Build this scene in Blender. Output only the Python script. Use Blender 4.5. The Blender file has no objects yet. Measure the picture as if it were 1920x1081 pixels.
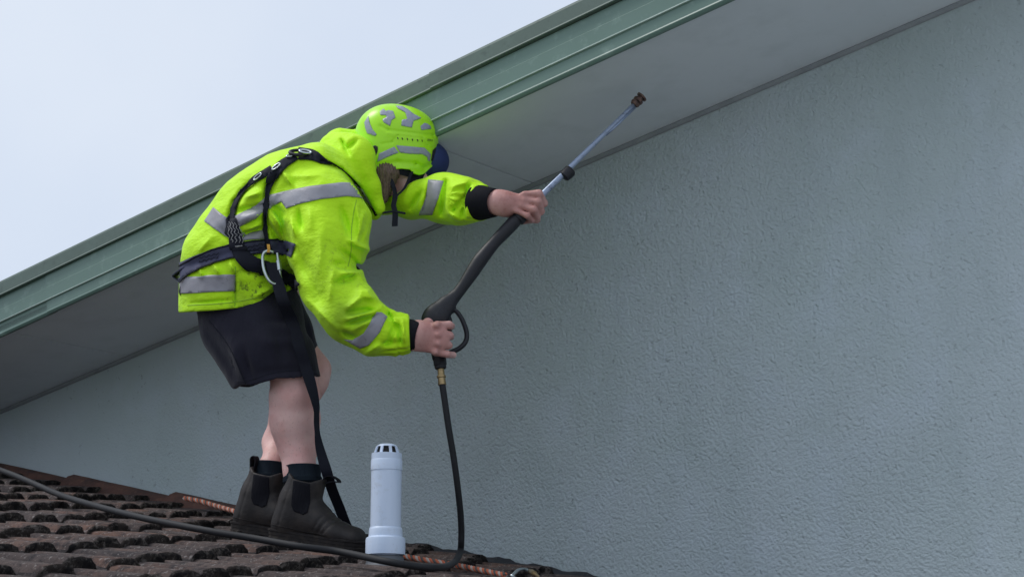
import bpy, bmesh, math, random
import numpy as np
from mathutils import Vector, Matrix
from mathutils.bvhtree import BVHTree
from mathutils.geometry import delaunay_2d_cdt

random.seed(7)
rng = np.random.default_rng(11)
scene = bpy.context.scene
col = scene.collection

# ------------------------------------------------------------------ camera, sky, sun, exposure
FPX, HORIZON = 3500.0, 1337.0                       # focal length and horizon row of the 1920 px photograph
PITCH = math.atan((HORIZON - 540.5) / FPX)
CAM = np.array([0.0, 0.0, 2.4])
cam_data = bpy.data.cameras.new('camera')
cam_data.sensor_width = 36.0
cam_data.lens = FPX / 1920.0 * 36.0
cam_data.clip_start = 0.05
cam_data.clip_end = 3000.0
cam = bpy.data.objects.new('camera', cam_data)
col.objects.link(cam)
cam.location = CAM
cam.rotation_euler = (math.pi / 2 + PITCH, 0, 0)
scene.camera = cam

SUN_EL, SUN_AZ = 57.0, 98.0                         # a veiled sun high on the left, along the wall
world = bpy.data.worlds.new('World')
scene.world = world
world.use_nodes = True
wn, wl = world.node_tree.nodes, world.node_tree.links
wn.clear()
w_out = wn.new('ShaderNodeOutputWorld')
w_bg = wn.new('ShaderNodeBackground'); w_bg.inputs['Strength'].default_value = 0.1
w_sky = wn.new('ShaderNodeTexSky'); w_sky.sky_type = 'NISHITA'; w_sky.sun_disc = False
w_sky.sun_elevation = math.radians(SUN_EL); w_sky.sun_rotation = math.radians(180 + SUN_AZ)
w_sky.air_density = 1.0; w_sky.dust_density = 3.0
w_tc = wn.new('ShaderNodeTexCoord')
w_no = wn.new('ShaderNodeTexNoise'); w_no.inputs['Scale'].default_value = 2.2; w_no.inputs['Detail'].default_value = 5.0
w_no.inputs['Roughness'].default_value = 0.5
w_rp = wn.new('ShaderNodeValToRGB')                 # an overcast sheet of cloud, brighter and greyer patches
w_rp.color_ramp.elements[0].position = 0.34; w_rp.color_ramp.elements[0].color = (6.5, 7.5, 9.2, 1)
w_rp.color_ramp.elements[1].position = 0.64; w_rp.color_ramp.elements[1].color = (8.0, 8.75, 9.9, 1)
w_mx = wn.new('ShaderNodeMix'); w_mx.data_type = 'RGBA'; w_mx.inputs['Factor'].default_value = 0.88
wl.new(w_tc.outputs['Generated'], w_no.inputs['Vector'])
wl.new(w_no.outputs['Fac'], w_rp.inputs['Fac'])
wl.new(w_sky.outputs['Color'], w_mx.inputs['A'])
wl.new(w_rp.outputs['Color'], w_mx.inputs['B'])
wl.new(w_mx.outputs['Result'], w_bg.inputs['Color'])
wl.new(w_bg.outputs['Background'], w_out.inputs['Surface'])

sun_data = bpy.data.lights.new('sun', 'SUN')
sun_data.energy = 1.7
sun_data.angle = math.radians(18)
sun_data.color = (1.0, 0.97, 0.93)
sun = bpy.data.objects.new('sun', sun_data)
col.objects.link(sun)
_az, _el = math.radians(SUN_AZ), math.radians(SUN_EL)
_to_sun = Vector((-math.sin(_az) * math.cos(_el), -math.cos(_az) * math.cos(_el), math.sin(_el)))
sun.rotation_euler = _to_sun.to_track_quat('Z', 'Y').to_euler()

scene.view_settings.view_transform = 'Standard'
scene.view_settings.look = 'None'
scene.view_settings.gamma = 1.0
scene.view_settings.use_curve_mapping = False
scene.view_settings.exposure = 0.0

# ------------------------------------------------------------------ geometry of the place
FWD = np.array([0, math.cos(PITCH), math.sin(PITCH)])
UPV = np.array([0, -math.sin(PITCH), math.cos(PITCH)])

def ray(u, v):
    return np.array([(u - 960.0) / FPX, 0, 0]) + FWD - UPV * (v - 540.5) / FPX

def P(u, v, Y):                                     # the point at world distance Y seen at photo pixel (u, v)
    r = ray(u, v)
    return CAM + r * (Y / r[1])

Y0 = 6.0                                            # the worker stands about six metres away
def J(u, v, dy=0.0):
    return P(u, v, Y0 + dy)

def proj(p):
    q = p - CAM
    d = q @ FWD
    return 960 + FPX * q[:, 0] / d, 540.5 - FPX * (q @ UPV) / d

def R(px):
    return px / 562.0

PSI = math.radians(37)                              # the gable wall runs away to the left
T = np.array([math.cos(PSI), -math.sin(PSI), 0])    # along the wall, to the right
C = np.array([math.sin(PSI), math.cos(PSI), 0])     # into the wall
WD = 5.2597
def on_wall(u, v, off=0.0):
    r = ray(u, v)
    return CAM + r * ((WD - off) / (r @ C))
def on_plane(u, v, p0, n):
    r = ray(u, v)
    return CAM + r * (((p0 - CAM) @ n) / (r @ n))

RA, RB = on_wall(0, 888), on_wall(1100, 1083)       # where the tile roof meets the wall
RF = CAM + ray(575, 1025) * (FPX / 585.0)
RN = np.cross(RB - RA, RF - RA); RN /= np.linalg.norm(RN); RN *= np.sign(RN[2])
RJ = (RB - RA) / np.linalg.norm(RB - RA)            # down the slope, along the wall
RC = np.cross(RN, RJ); RC /= np.linalg.norm(RC)
if RC @ C > 0: RC = -RC                             # across the slope, away from the wall
def on_roof(u, v, lift=0.0):
    return on_plane(u, v, RA + RN * lift, RN)

K0, K1 = on_wall(0, 770), on_wall(1810, 0)
KR = (K1 - K0) / np.linalg.norm(K1 - K0)            # up the rake
SN = np.cross(KR, C); SN /= np.linalg.norm(SN); SN *= -np.sign(SN[2])   # soffit normal, downwards
OVER = 0.652                                        # overhang of the eaves

# ------------------------------------------------------------------ materials
def srgb(r, g, b):
    f = lambda c: (c / 255 / 12.92) if c / 255 <= 0.04045 else ((c / 255 + 0.055) / 1.055) ** 2.4
    return (f(r), f(g), f(b), 1)

class Mat:
    def __init__(self, name, base, rough=0.6, metallic=0.0, spec=0.5):
        self.m = bpy.data.materials.new(name)
        self.m.use_nodes = True
        self.nt = self.m.node_tree
        self.b = self.nt.nodes['Principled BSDF']
        self.b.inputs['Base Color'].default_value = (*base[:3], 1)
        self.b.inputs['Roughness'].default_value = rough
        self.b.inputs['Metallic'].default_value = metallic
        self.b.inputs['Specular IOR Level'].default_value = spec
        self.tc = self.nt.nodes.new('ShaderNodeTexCoord')
        self.src = self.tc.outputs['Object']
        self.color = None
        self.base = (*base[:3], 1)
        self.normal = None
    def noise(self, scale, detail=4, rough=0.55, vec=None, stretch=None):
        n = self.nt.nodes.new('ShaderNodeTexNoise')
        n.inputs['Scale'].default_value = scale
        n.inputs['Detail'].default_value = detail
        n.inputs['Roughness'].default_value = rough
        src = self.src
        if stretch is not None:
            mp = self.nt.nodes.new('ShaderNodeMapping')
            mp.inputs['Scale'].default_value = stretch
            self.nt.links.new(src, mp.inputs['Vector'])
            src = mp.outputs['Vector']
        self.nt.links.new(src, n.inputs['Vector'])
        return n.outputs['Fac']
    def voronoi(self, scale, feature='F1'):
        n = self.nt.nodes.new('ShaderNodeTexVoronoi')
        n.feature = feature
        n.inputs['Scale'].default_value = scale
        self.nt.links.new(self.tc.outputs['Object'], n.inputs['Vector'])
        return n.outputs['Distance']
    def ramp(self, fac, lo, hi, inv=False):
        n = self.nt.nodes.new('ShaderNodeMapRange')
        n.inputs['From Min'].default_value = lo
        n.inputs['From Max'].default_value = hi
        if inv:
            n.inputs['To Min'].default_value = 1; n.inputs['To Max'].default_value = 0
        self.nt.links.new(fac, n.inputs['Value'])
        return n.outputs['Result']
    def mul(self, a, b):
        n = self.nt.nodes.new('ShaderNodeMath'); n.operation = 'MULTIPLY'
        self.nt.links.new(a, n.inputs[0])
        if isinstance(b, (int, float)): n.inputs[1].default_value = b
        else: self.nt.links.new(b, n.inputs[1])
        return n.outputs[0]
    def add(self, a, b):
        n = self.nt.nodes.new('ShaderNodeMath'); n.operation = 'ADD'
        self.nt.links.new(a, n.inputs[0]); self.nt.links.new(b, n.inputs[1])
        return n.outputs[0]
    def layer(self, fac, colour, strength=1.0):
        n = self.nt.nodes.new('ShaderNodeMix'); n.data_type = 'RGBA'
        if strength != 1.0: fac = self.mul(fac, strength)
        self.nt.links.new(fac, n.inputs['Factor'])
        if self.color is None: n.inputs['A'].default_value = self.base
        else: self.nt.links.new(self.color, n.inputs['A'])
        n.inputs['B'].default_value = (*colour[:3], 1)
        self.color = n.outputs['Result']
        self.nt.links.new(self.color, self.b.inputs['Base Color'])
        return self
    def bump(self, height, dist=0.002, strength=1.0):
        n = self.nt.nodes.new('ShaderNodeBump')
        n.inputs['Strength'].default_value = strength
        n.inputs['Distance'].default_value = dist
        self.nt.links.new(height, n.inputs['Height'])
        if self.normal is not None: self.nt.links.new(self.normal, n.inputs['Normal'])
        self.normal = n.outputs['Normal']
        self.nt.links.new(self.normal, self.b.inputs['Normal'])
        return self
    def in_place(self):                             # pattern fixed to the place, so that copies differ
        g_ = self.nt.nodes.new('ShaderNodeNewGeometry'); self.src = g_.outputs['Position']
        return self
    def per_copy(self):
        n = self.nt.nodes.new('ShaderNodeObjectInfo'); return n.outputs['Random']
    def near(self, p, radius):                      # 1 at a place on the object, 0 beyond the radius
        n = self.nt.nodes.new('ShaderNodeVectorMath'); n.operation = 'DISTANCE'
        self.nt.links.new(self.tc.outputs['Object'], n.inputs[0])
        n.inputs[1].default_value = tuple(p)
        return self.ramp(n.outputs['Value'], radius * 0.35, radius, inv=True)

M = {}
def mk(key, *a, **k):
    m = Mat(key, *a, **k); M[key] = m.m; return m

m = mk('stucco', srgb(190, 201, 206), rough=0.75, spec=0.25)
m.layer(m.ramp(m.noise(1.1, 5), 0.35, 0.7), srgb(178, 193, 193), 0.7)
m.layer(m.ramp(m.noise(4.5, 4), 0.5, 0.75), srgb(197, 209, 221), 0.4)
_d = m.add(m.ramp(m.noise(98, 3, 0.55), 0.30, 0.74), m.mul(m.ramp(m.noise(66, 2, 0.4), 0.30, 0.40), 0.55))
_sp = m.add(m.mul(m.near(P(1080, 960, 6.2), 2.9), 0.9), m.mul(m.ramp(m.noise(1.7, 3), 0.3, 0.65), 0.22))
m.bump(m.mul(_d, _sp), 0.0042, 0.95)
m.bump(m.noise(170, 3), 0.0010, 0.5)
m.bump(m.noise(3.0, 4), 0.02, 0.12)
m.layer(m.ramp(m.noise(5, 5, 0.6, stretch=(1, 1, .45)), 0.50, 0.8), srgb(166, 180, 182), 0.45)
m.layer(m.mul(m.ramp(m.noise(45, 2), 0.66, 0.74), m.ramp(m.noise(1.6, 2), 0.45, 0.6)), srgb(122, 130, 134), 0.5)

m = mk('soffit_paint', srgb(226, 232, 238), rough=0.7, spec=0.2)
m.layer(m.ramp(m.noise(2.0, 4), 0.4, 0.7), srgb(216, 224, 230), 0.6)
m.layer(m.ramp(m.noise(7, 5, 0.6), 0.50, 0.80), srgb(198, 206, 210), 0.4)
m.layer(m.ramp(m.noise(60, 5, 0.7), 0.66, 0.74), srgb(168, 174, 176), 0.3)
m = mk('trim_paint', srgb(150, 156, 162), rough=0.7)
m.layer(m.ramp(m.noise(12, 4), 0.4, 0.7), srgb(126, 132, 138), 0.6)
m = mk('soffit_back', srgb(60, 60, 60), rough=0.9)

m = mk('fascia_metal', srgb(104, 130, 120), rough=0.42, spec=0.5)
m.layer(m.ramp(m.noise(1.6, 5), 0.42, 0.66), srgb(94, 120, 110), 0.7)
m.layer(m.ramp(m.noise(14, 5, 0.65), 0.56, 0.75), srgb(150, 172, 162), 0.45)
m.layer(m.ramp(m.noise(5, 6, 0.7), 0.6, 0.78), srgb(84, 100, 94), 0.6)
m.bump(m.noise(3.0, 2), 0.01, 0.15)
m = mk('highlight_bead', srgb(172, 190, 182), rough=0.5)  # paler than the fascia: the bead's highlight is put into its colour
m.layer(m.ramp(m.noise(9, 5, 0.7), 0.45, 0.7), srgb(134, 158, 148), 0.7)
m = mk('cap_metal', srgb(92, 108, 100), rough=0.55, spec=0.4)
m.layer(m.ramp(m.noise(6, 6, 0.7), 0.45, 0.7), srgb(102, 120, 112), 0.7)
m.layer(m.ramp(m.noise(30, 5), 0.58, 0.75), srgb(58, 72, 68), 0.5)
m = mk('roof_metal', srgb(90, 115, 105), rough=0.5)

m = mk('tile', srgb(100, 88, 84), rough=0.9, spec=0.15); m.in_place()
m.layer(m.per_copy(), srgb(74, 68, 68), 0.6)
m.layer(m.ramp(m.noise(4, 4), 0.5, 0.68), srgb(132, 96, 80), 0.5)
m.layer(m.ramp(m.noise(30, 6, 0.75), 0.46, 0.62), srgb(54, 51, 53), 0.85)
m.layer(m.ramp(m.noise(85, 5, 0.7), 0.56, 0.66), srgb(164, 158, 154), 0.6)
m.layer(m.ramp(m.noise(14, 5, 0.7), 0.60, 0.70), srgb(44, 43, 44), 0.7)
m.bump(m.noise(75, 6, 0.75), 0.010, 1.0)
m = mk('tile_butt', srgb(64, 58, 55), rough=0.95, spec=0.1); m.in_place()
m.layer(m.ramp(m.noise(55, 6, 0.75), 0.50, 0.62), srgb(138, 130, 124), 0.75)
m.layer(m.ramp(m.noise(26, 4, 0.7), 0.46, 0.58), srgb(32, 31, 33), 0.85)
m.bump(m.noise(60, 6, 0.8), 0.022, 1.0)
m = mk('tile_pan_shade', srgb(62, 58, 58), rough=0.95, spec=0.1); m.in_place()  # shade of the pans and roll sides, put into a darker tile colour
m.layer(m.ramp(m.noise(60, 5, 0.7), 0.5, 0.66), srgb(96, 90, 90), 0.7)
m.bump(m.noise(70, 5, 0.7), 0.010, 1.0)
m = mk('ridge_cap', srgb(104, 76, 68), rough=0.85, spec=0.2)
m.layer(m.ramp(m.noise(7, 5, 0.65), 0.42, 0.62), srgb(72, 60, 58), 0.85)
m.layer(m.ramp(m.noise(40, 5), 0.56, 0.7), srgb(128, 100, 84), 0.4)
m.bump(m.noise(80, 5, 0.7), 0.003, 0.8)
m = mk('mortar', srgb(44, 43, 46), rough=0.95, spec=0.1)
m.bump(m.noise(60, 4), 0.006, 0.9)
m = mk('flashing', srgb(54, 56, 60), rough=0.7, spec=0.3)
m.layer(m.ramp(m.noise(22, 5, 0.7), 0.52, 0.68), srgb(76, 74, 74), 0.6)
m.layer(m.ramp(m.noise(9, 4, 0.6, stretch=(6, 6, 0.8)), 0.62, 0.74), srgb(112, 112, 114), 0.5)
m.bump(m.noise(14, 4), 0.008, 0.6)
m = mk('underlay', srgb(40, 40, 42), rough=0.9)

m = mk('ground_grass', srgb(158, 160, 156), rough=0.95, spec=0.1)
m.layer(m.ramp(m.noise(0.8, 5), 0.4, 0.65), srgb(172, 172, 168), 0.7)

m = mk('pvc', srgb(208, 222, 242), rough=0.38, spec=0.5)
m.layer(m.ramp(m.noise(70, 5, 0.7), 0.66, 0.74), srgb(120, 122, 124), 0.8)
m.layer(m.ramp(m.noise(24, 5, 0.7), 0.56, 0.74), srgb(172, 178, 184), 0.5)
m.layer(m.ramp(m.noise(9, 4, stretch=(3, 3, 0.5)), 0.45, 0.75), srgb(190, 208, 232), 0.6)
m = mk('slot_shade', srgb(30, 30, 32), rough=0.8)
m = mk('lead', srgb(92, 96, 102), rough=0.5, spec=0.5); m.bump(m.noise(20, 3), 0.006, 0.6)

HV = (0.54, 0.92, 0.010)
hv = m = mk('hi_vis', HV, rough=0.62, spec=0.25)
m.b.inputs['Sheen Weight'].default_value = 0.08
m.layer(m.ramp(m.noise(3.5, 4), 0.55, 0.75), (0.44, 0.80, 0.014), 0.5)
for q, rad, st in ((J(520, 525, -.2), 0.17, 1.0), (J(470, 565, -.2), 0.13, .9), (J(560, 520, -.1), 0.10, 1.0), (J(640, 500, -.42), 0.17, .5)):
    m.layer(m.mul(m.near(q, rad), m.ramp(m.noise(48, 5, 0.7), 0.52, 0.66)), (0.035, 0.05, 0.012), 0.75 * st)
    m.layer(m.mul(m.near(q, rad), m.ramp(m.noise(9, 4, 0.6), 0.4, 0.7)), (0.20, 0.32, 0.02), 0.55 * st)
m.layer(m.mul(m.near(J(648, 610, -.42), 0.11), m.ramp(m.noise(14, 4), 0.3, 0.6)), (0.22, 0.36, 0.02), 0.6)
m.layer(m.ramp(m.noise(60, 4, 0.7), 0.70, 0.78), (0.16, 0.22, 0.02), 0.6)
m.bump(m.noise(16, 4, 0.6, stretch=(1, 1, 1.7)), 0.014, 0.6)
m.bump(m.noise(45, 3, 0.6), 0.003, 0.2)
m.bump(m.noise(600, 2), 0.0006, 0.4)
m = mk('hood_lining', (0.30, 0.52, 0.03), rough=0.7)
m = mk('reflective_tape', srgb(150, 150, 158), rough=0.45, spec=0.5)
m.layer(m.ramp(m.noise(9, 4), 0.45, 0.7), srgb(132, 128, 134), 0.7)
m.layer(m.ramp(m.noise(50, 5, 0.7), 0.6, 0.72), srgb(96, 92, 96), 0.6)
m.bump(m.noise(35, 3), 0.003, 0.5)
m = mk('shorts', srgb(37, 36, 48), rough=0.85, spec=0.15)
m.b.inputs['Sheen Weight'].default_value = 0.15
m.layer(m.ramp(m.noise(9, 4), 0.45, 0.7), srgb(30, 30, 42), 0.7)
m.bump(m.noise(18, 4, 0.6, stretch=(1.4, 1, .7)), 0.008, 0.5); m.bump(m.noise(500, 2), 0.0006, 0.5)
m = mk('skin', srgb(242, 200, 193), rough=0.5, spec=0.35)
m.b.inputs['Subsurface Weight'].default_value = 0.12
m.b.inputs['Subsurface Radius'].default_value = (0.012, 0.005, 0.003)
m.layer(m.ramp(m.noise(14, 5, 0.6), 0.45, 0.7), srgb(234, 174, 167), 0.7)
m.layer(m.ramp(m.noise(5, 3), 0.5, 0.7), srgb(238, 202, 194), 0.5)
m.layer(m.ramp(m.voronoi(34), 0.04, 0.13, inv=True), srgb(140, 92, 84), 0.6)
m.layer(m.ramp(m.noise(180, 4, 0.7, stretch=(1, 1, .4)), 0.58, 0.70), srgb(176, 130, 120), 0.5)
m.layer(m.ramp(m.noise(9, 4, 0.6), 0.42, 0.62), srgb(214, 158, 152), 0.5)
for q, rad in ((J(975, 380, -.27), 0.15), (J(815, 630, -.34), 0.12)):   # cold, ruddy, grimy hands
    m.layer(m.near(q, rad), srgb(162, 110, 102), 0.75)
    m.layer(m.mul(m.near(q, rad), m.ramp(m.noise(70, 5), 0.5, 0.7)), srgb(150, 98, 90), 0.4)
m.bump(m.noise(160, 4), 0.0015, 0.4)
m = mk('hair', srgb(112, 92, 78), rough=0.6)
m.layer(m.ramp(m.noise(90, 3, stretch=(3, 3, .4)), 0.4, 0.7), srgb(66, 54, 48), 0.8)
m.bump(m.noise(160, 3, stretch=(3, 3, .3)), 0.004, 0.9)
m = mk('boot_leather', srgb(44, 41, 41), rough=0.58, spec=0.3)
m.layer(m.ramp(m.noise(16, 5, 0.65), 0.45, 0.68), srgb(70, 63, 58), 0.6)
m.layer(m.ramp(m.noise(60, 5, 0.7), 0.58, 0.7), srgb(48, 44, 44), 0.7)
m.bump(m.noise(70, 5, 0.65), 0.002, 0.7)
m = mk('boot_sole', srgb(44, 41, 41), rough=0.85, spec=0.2)
m.layer(m.ramp(m.noise(40, 5), 0.5, 0.7), srgb(64, 58, 52), 0.6)
m.bump(m.noise(60, 4), 0.003, 0.7)
m = mk('elastic', srgb(24, 24, 30), rough=0.85, spec=0.15); m.bump(m.noise(220, 1, stretch=(1, 1, .05)), 0.002, 0.8)
m = mk('sock', srgb(34, 42, 50), rough=0.95, spec=0.1); m.bump(m.noise(260, 1, stretch=(1, 1, .06)), 0.003, 1.0)
m = mk('webbing', srgb(26, 28, 40), rough=0.75, spec=0.25); m.bump(m.noise(420, 2), 0.001, 0.6)
m = mk('webbing_grey', srgb(74, 76, 100), rough=0.7, spec=0.3); m.bump(m.noise(420, 2), 0.001, 0.6)
m.layer(m.ramp(m.noise(30, 4), 0.5, 0.7), srgb(60, 62, 82), 0.6)
m = mk('stitching', srgb(150, 150, 152), rough=0.8)
m = mk('buckle_steel', srgb(196, 204, 206), rough=0.28, metallic=0.9)
m.layer(m.ramp(m.noise(60, 4), 0.5, 0.7), srgb(130, 138, 140), 0.6)
m = mk('helmet_shell', (0.42, 0.86, 0.012), rough=0.34, spec=0.45)
m.layer(m.ramp(m.noise(70, 5, 0.7), 0.68, 0.76), (0.22, 0.42, 0.02), 0.5)
m.bump(m.noise(300, 2), 0.0004, 0.3)
m = mk('helmet_sticker', srgb(150, 154, 172), rough=0.38, spec=0.5)
m.layer(m.ramp(m.noise(240, 2), 0.6, 0.68), (0.42, 0.70, 0.05), 0.6)
m.layer(m.ramp(m.noise(40, 4), 0.5, 0.7), srgb(128, 132, 150), 0.6)
m = mk('black_plastic', srgb(28, 29, 36), rough=0.5, spec=0.4)
m.layer(m.ramp(m.noise(40, 5, 0.7), 0.52, 0.7), srgb(44, 45, 50), 0.5)
m.bump(m.noise(120, 4), 0.001, 0.5)
m = mk('visor_blue', srgb(48, 60, 108), rough=0.7, spec=0.25); m.bump(m.noise(200, 2), 0.001, 0.5)
m = mk('wand_steel', srgb(150, 164, 188), rough=0.35, metallic=0.35)
m.layer(m.ramp(m.noise(36, 5, 0.7, stretch=(1, 1, 1)), 0.56, 0.68), srgb(96, 102, 116), 0.7)
m = mk('brass', srgb(164, 142, 104), rough=0.38, metallic=0.85)
m.layer(m.ramp(m.noise(50, 4), 0.5, 0.7), srgb(98, 84, 66), 0.6)
m = mk('nozzle_metal', srgb(116, 92, 84), rough=0.5, metallic=0.5)
m.layer(m.ramp(m.noise(60, 4), 0.45, 0.6), srgb(60, 52, 52), 0.8)
m = mk('hose_rubber', srgb(28, 29, 33), rough=0.68, spec=0.4)
m.layer(m.ramp(m.noise(30, 5, 0.7), 0.55, 0.7), srgb(44, 46, 52), 0.5)
m = mk('rope_orange', srgb(196, 108, 78), rough=0.85); m.bump(m.noise(300, 2), 0.001, 0.6)
m = mk('rope_white', srgb(184, 176, 168), rough=0.85); m.bump(m.noise(300, 2), 0.001, 0.6)
m = mk('rope_grey', srgb(92, 88, 84), rough=0.85)
m = mk('amber_tag', srgb(206, 150, 50), rough=0.6)
m = mk('cord_yellow', (0.75, 0.72, 0.02), rough=0.6)

# ------------------------------------------------------------------ object helpers
def tag(o, label=None, cat=None, group=None, kind=None):
    if label: o['label'] = label
    if cat: o['category'] = cat
    if group: o['group'] = group
    if kind: o['kind'] = kind
    return o

def empty(name, loc, label, cat, group=None):
    o = bpy.data.objects.new(name, None)
    o.location = tuple(loc); o.empty_display_size = 0.1
    col.objects.link(o)
    return tag(o, label, cat, group)

def attach(o, parent):
    if parent is not None:
        o.parent = parent
        o.matrix_parent_inverse = wmat(parent).inverted()
    return o

def wmat(o):
    m = o.matrix_basis if o.type != 'EMPTY' else Matrix.Translation(o.location)
    return m.copy() if o.parent is None else wmat(o.parent) @ o.matrix_parent_inverse @ m

def mesh_obj(name, verts, faces, mat, parent=None, smooth=True, solid=0.0, bevel=0.0, mats=None, fmat=None):
    me = bpy.data.meshes.new(name)
    me.from_pydata([tuple(map(float, v)) for v in verts], [], [tuple(map(int, f)) for f in faces])
    for k in (mats or [mat]): me.materials.append(M[k])
    if fmat is not None: me.polygons.foreach_set('material_index', np.asarray(fmat, np.int32))
    if smooth: me.polygons.foreach_set('use_smooth', np.ones(len(me.polygons), bool))
    me.update()
    o = bpy.data.objects.new(name, me)
    col.objects.link(o)
    if solid:
        s = o.modifiers.new('thickness', 'SOLIDIFY'); s.thickness = solid; s.offset = 1.0
    if bevel:
        b = o.modifiers.new('bevel', 'BEVEL'); b.width = bevel; b.segments = 2; b.limit_method = 'ANGLE'
    return attach(o, parent)

def tri_obj(name, V, Q, mat, parent=None):
    """a large smooth quad mesh straight from numpy arrays"""
    me = bpy.data.meshes.new(name)
    me.vertices.add(len(V)); me.vertices.foreach_set('co', np.ascontiguousarray(V, np.float32).ravel())
    me.loops.add(Q.size); me.loops.foreach_set('vertex_index', np.ascontiguousarray(Q, np.int32).ravel())
    me.polygons.add(len(Q))
    me.polygons.foreach_set('loop_start', np.arange(0, Q.size, 4, dtype=np.int32))
    me.polygons.foreach_set('use_smooth', np.ones(len(Q), bool))
    me.materials.append(M[mat])
    me.update(calc_edges=True); me.validate()
    o = bpy.data.objects.new(name, me); col.objects.link(o)
    return attach(o, parent)

def catmull(pts, n=8):
    pts = np.asarray(pts, float)
    q = np.vstack([2 * pts[0] - pts[1], pts, 2 * pts[-1] - pts[-2]])
    out = []
    for i in range(1, len(q) - 2):
        for s in np.linspace(0, 1, n, endpoint=False):
            a, b, c, d = q[i - 1], q[i], q[i + 1], q[i + 2]
            out.append(0.5 * ((2 * b) + (c - a) * s + (2 * a - 5 * b + 4 * c - d) * s * s + (3 * b - a - 3 * c + d) * s ** 3))
    out.append(q[-2])
    return np.array(out)

def frames(path):
    t = np.gradient(path, axis=0); t /= np.linalg.norm(t, axis=1)[:, None] + 1e-12
    ref = np.array([0, 0, 1.0]) if abs(t[0][2]) < 0.9 else np.array([0, 1.0, 0])
    n = ref - (ref @ t[0]) * t[0]; n /= np.linalg.norm(n)
    N = []
    for k in range(len(path)):
        n = n - (n @ t[k]) * t[k]; n /= np.linalg.norm(n) + 1e-12
        N.append(n.copy())
    N = np.array(N)
    return t, N, np.cross(t, N)

def tube_geo(path, rad, seg=12, squash=1.0):
    path = np.asarray(path, float)
    rad = np.broadcast_to(np.asarray(rad, float), (len(path),))
    t, N, B = frames(path)
    a = np.linspace(0, 2 * np.pi, seg, endpoint=False)
    V = (path[:, None, :] + rad[:, None, None] * (np.cos(a)[None, :, None] * N[:, None, :] + squash * np.sin(a)[None, :, None] * B[:, None, :])).reshape(-1, 3)
    F = []
    for i in range(len(path) - 1):
        for k in range(seg):
            k2 = (k + 1) % seg
            F.append((i * seg + k, i * seg + k2, (i + 1) * seg + k2, (i + 1) * seg + k))
    F.append(tuple(range(seg))[::-1]); F.append(tuple(range((len(path) - 1) * seg, len(path) * seg)))
    return V, F

def tube(name, path, rad, mat, parent=None, seg=12, squash=1.0):
    V, F = tube_geo(path, rad, seg, squash)
    return mesh_obj(name, V, F, mat, parent)

def lathe(name, base, axis, prof, mat, parent=None, seg=32, caps=(True, True)):
    """prof: list of (distance along the axis, radius)"""
    axis = np.asarray(axis, float) / np.linalg.norm(axis)
    ref = np.array([0, 1.0, 0]) if abs(axis[1]) < 0.9 else np.array([1.0, 0, 0])
    n = ref - (ref @ axis) * axis; n /= np.linalg.norm(n); b = np.cross(axis, n)
    a = np.linspace(0, 2 * np.pi, seg, endpoint=False)
    V, F = [], []
    for h, r in prof:
        for x in a: V.append(np.asarray(base) + axis * h + r * (np.cos(x) * n + np.sin(x) * b))
    for i in range(len(prof) - 1):
        for k in range(seg):
            k2 = (k + 1) % seg
            F.append((i * seg + k, i * seg + k2, (i + 1) * seg + k2, (i + 1) * seg + k))
    if caps[0]: F.append(tuple(range(seg))[::-1])
    if caps[1]: F.append(tuple(range((len(prof) - 1) * seg, len(prof) * seg)))
    o = mesh_obj(name, V, F, mat, parent)
    e = o.modifiers.new('edges', 'EDGE_SPLIT'); e.split_angle = math.radians(35)
    return o

def ribbon(name, path, side, w, th, mat, parent=None):
    """a strap: path points, the direction of its width at each point, width, thickness"""
    path = np.asarray(path, float); side = np.broadcast_to(np.asarray(side, float), path.shape)
    side = side / np.linalg.norm(side, axis=1)[:, None]
    t = np.gradient(path, axis=0); t /= np.linalg.norm(t, axis=1)[:, None]
    nrm = np.cross(t, side); nrm /= np.linalg.norm(nrm, axis=1)[:, None] + 1e-9
    w = np.broadcast_to(np.asarray(w, float), (len(path),))[:, None]
    V = np.concatenate([path - side * w / 2 - nrm * th / 2, path + side * w / 2 - nrm * th / 2, path + side * w / 2 + nrm * th / 2, path - side * w / 2 + nrm * th / 2])
    n = len(path); F = []
    for i in range(n - 1):
        for k in range(4):
            k2 = (k + 1) % 4
            F.append((k * n + i, k * n + i + 1, k2 * n + i + 1, k2 * n + i))
    F += [(0, n, 2 * n, 3 * n), (n - 1, 4 * n - 1, 3 * n - 1, 2 * n - 1)]
    o = mesh_obj(name, V, F, mat, parent)
    e = o.modifiers.new('edges', 'EDGE_SPLIT'); e.split_angle = math.radians(50)
    return o

def extrude(name, prof, o0, length, ax, ex, ey, mat, parent=None, smooth=False, closed=True):
    """a profile in the (ex, ey) plane at o0, drawn out along ax"""
    n = len(prof)
    A = [o0 + ex * x + ey * y for x, y in prof]
    V = A + [p + ax * length for p in A]
    F = [(i, (i + 1) % n, n + (i + 1) % n, n + i) for i in range(n if closed else n - 1)]
    if closed: F += [tuple(range(n))[::-1], tuple(range(n, 2 * n))]
    return mesh_obj(name, V, F, mat, parent, smooth=smooth)

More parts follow.
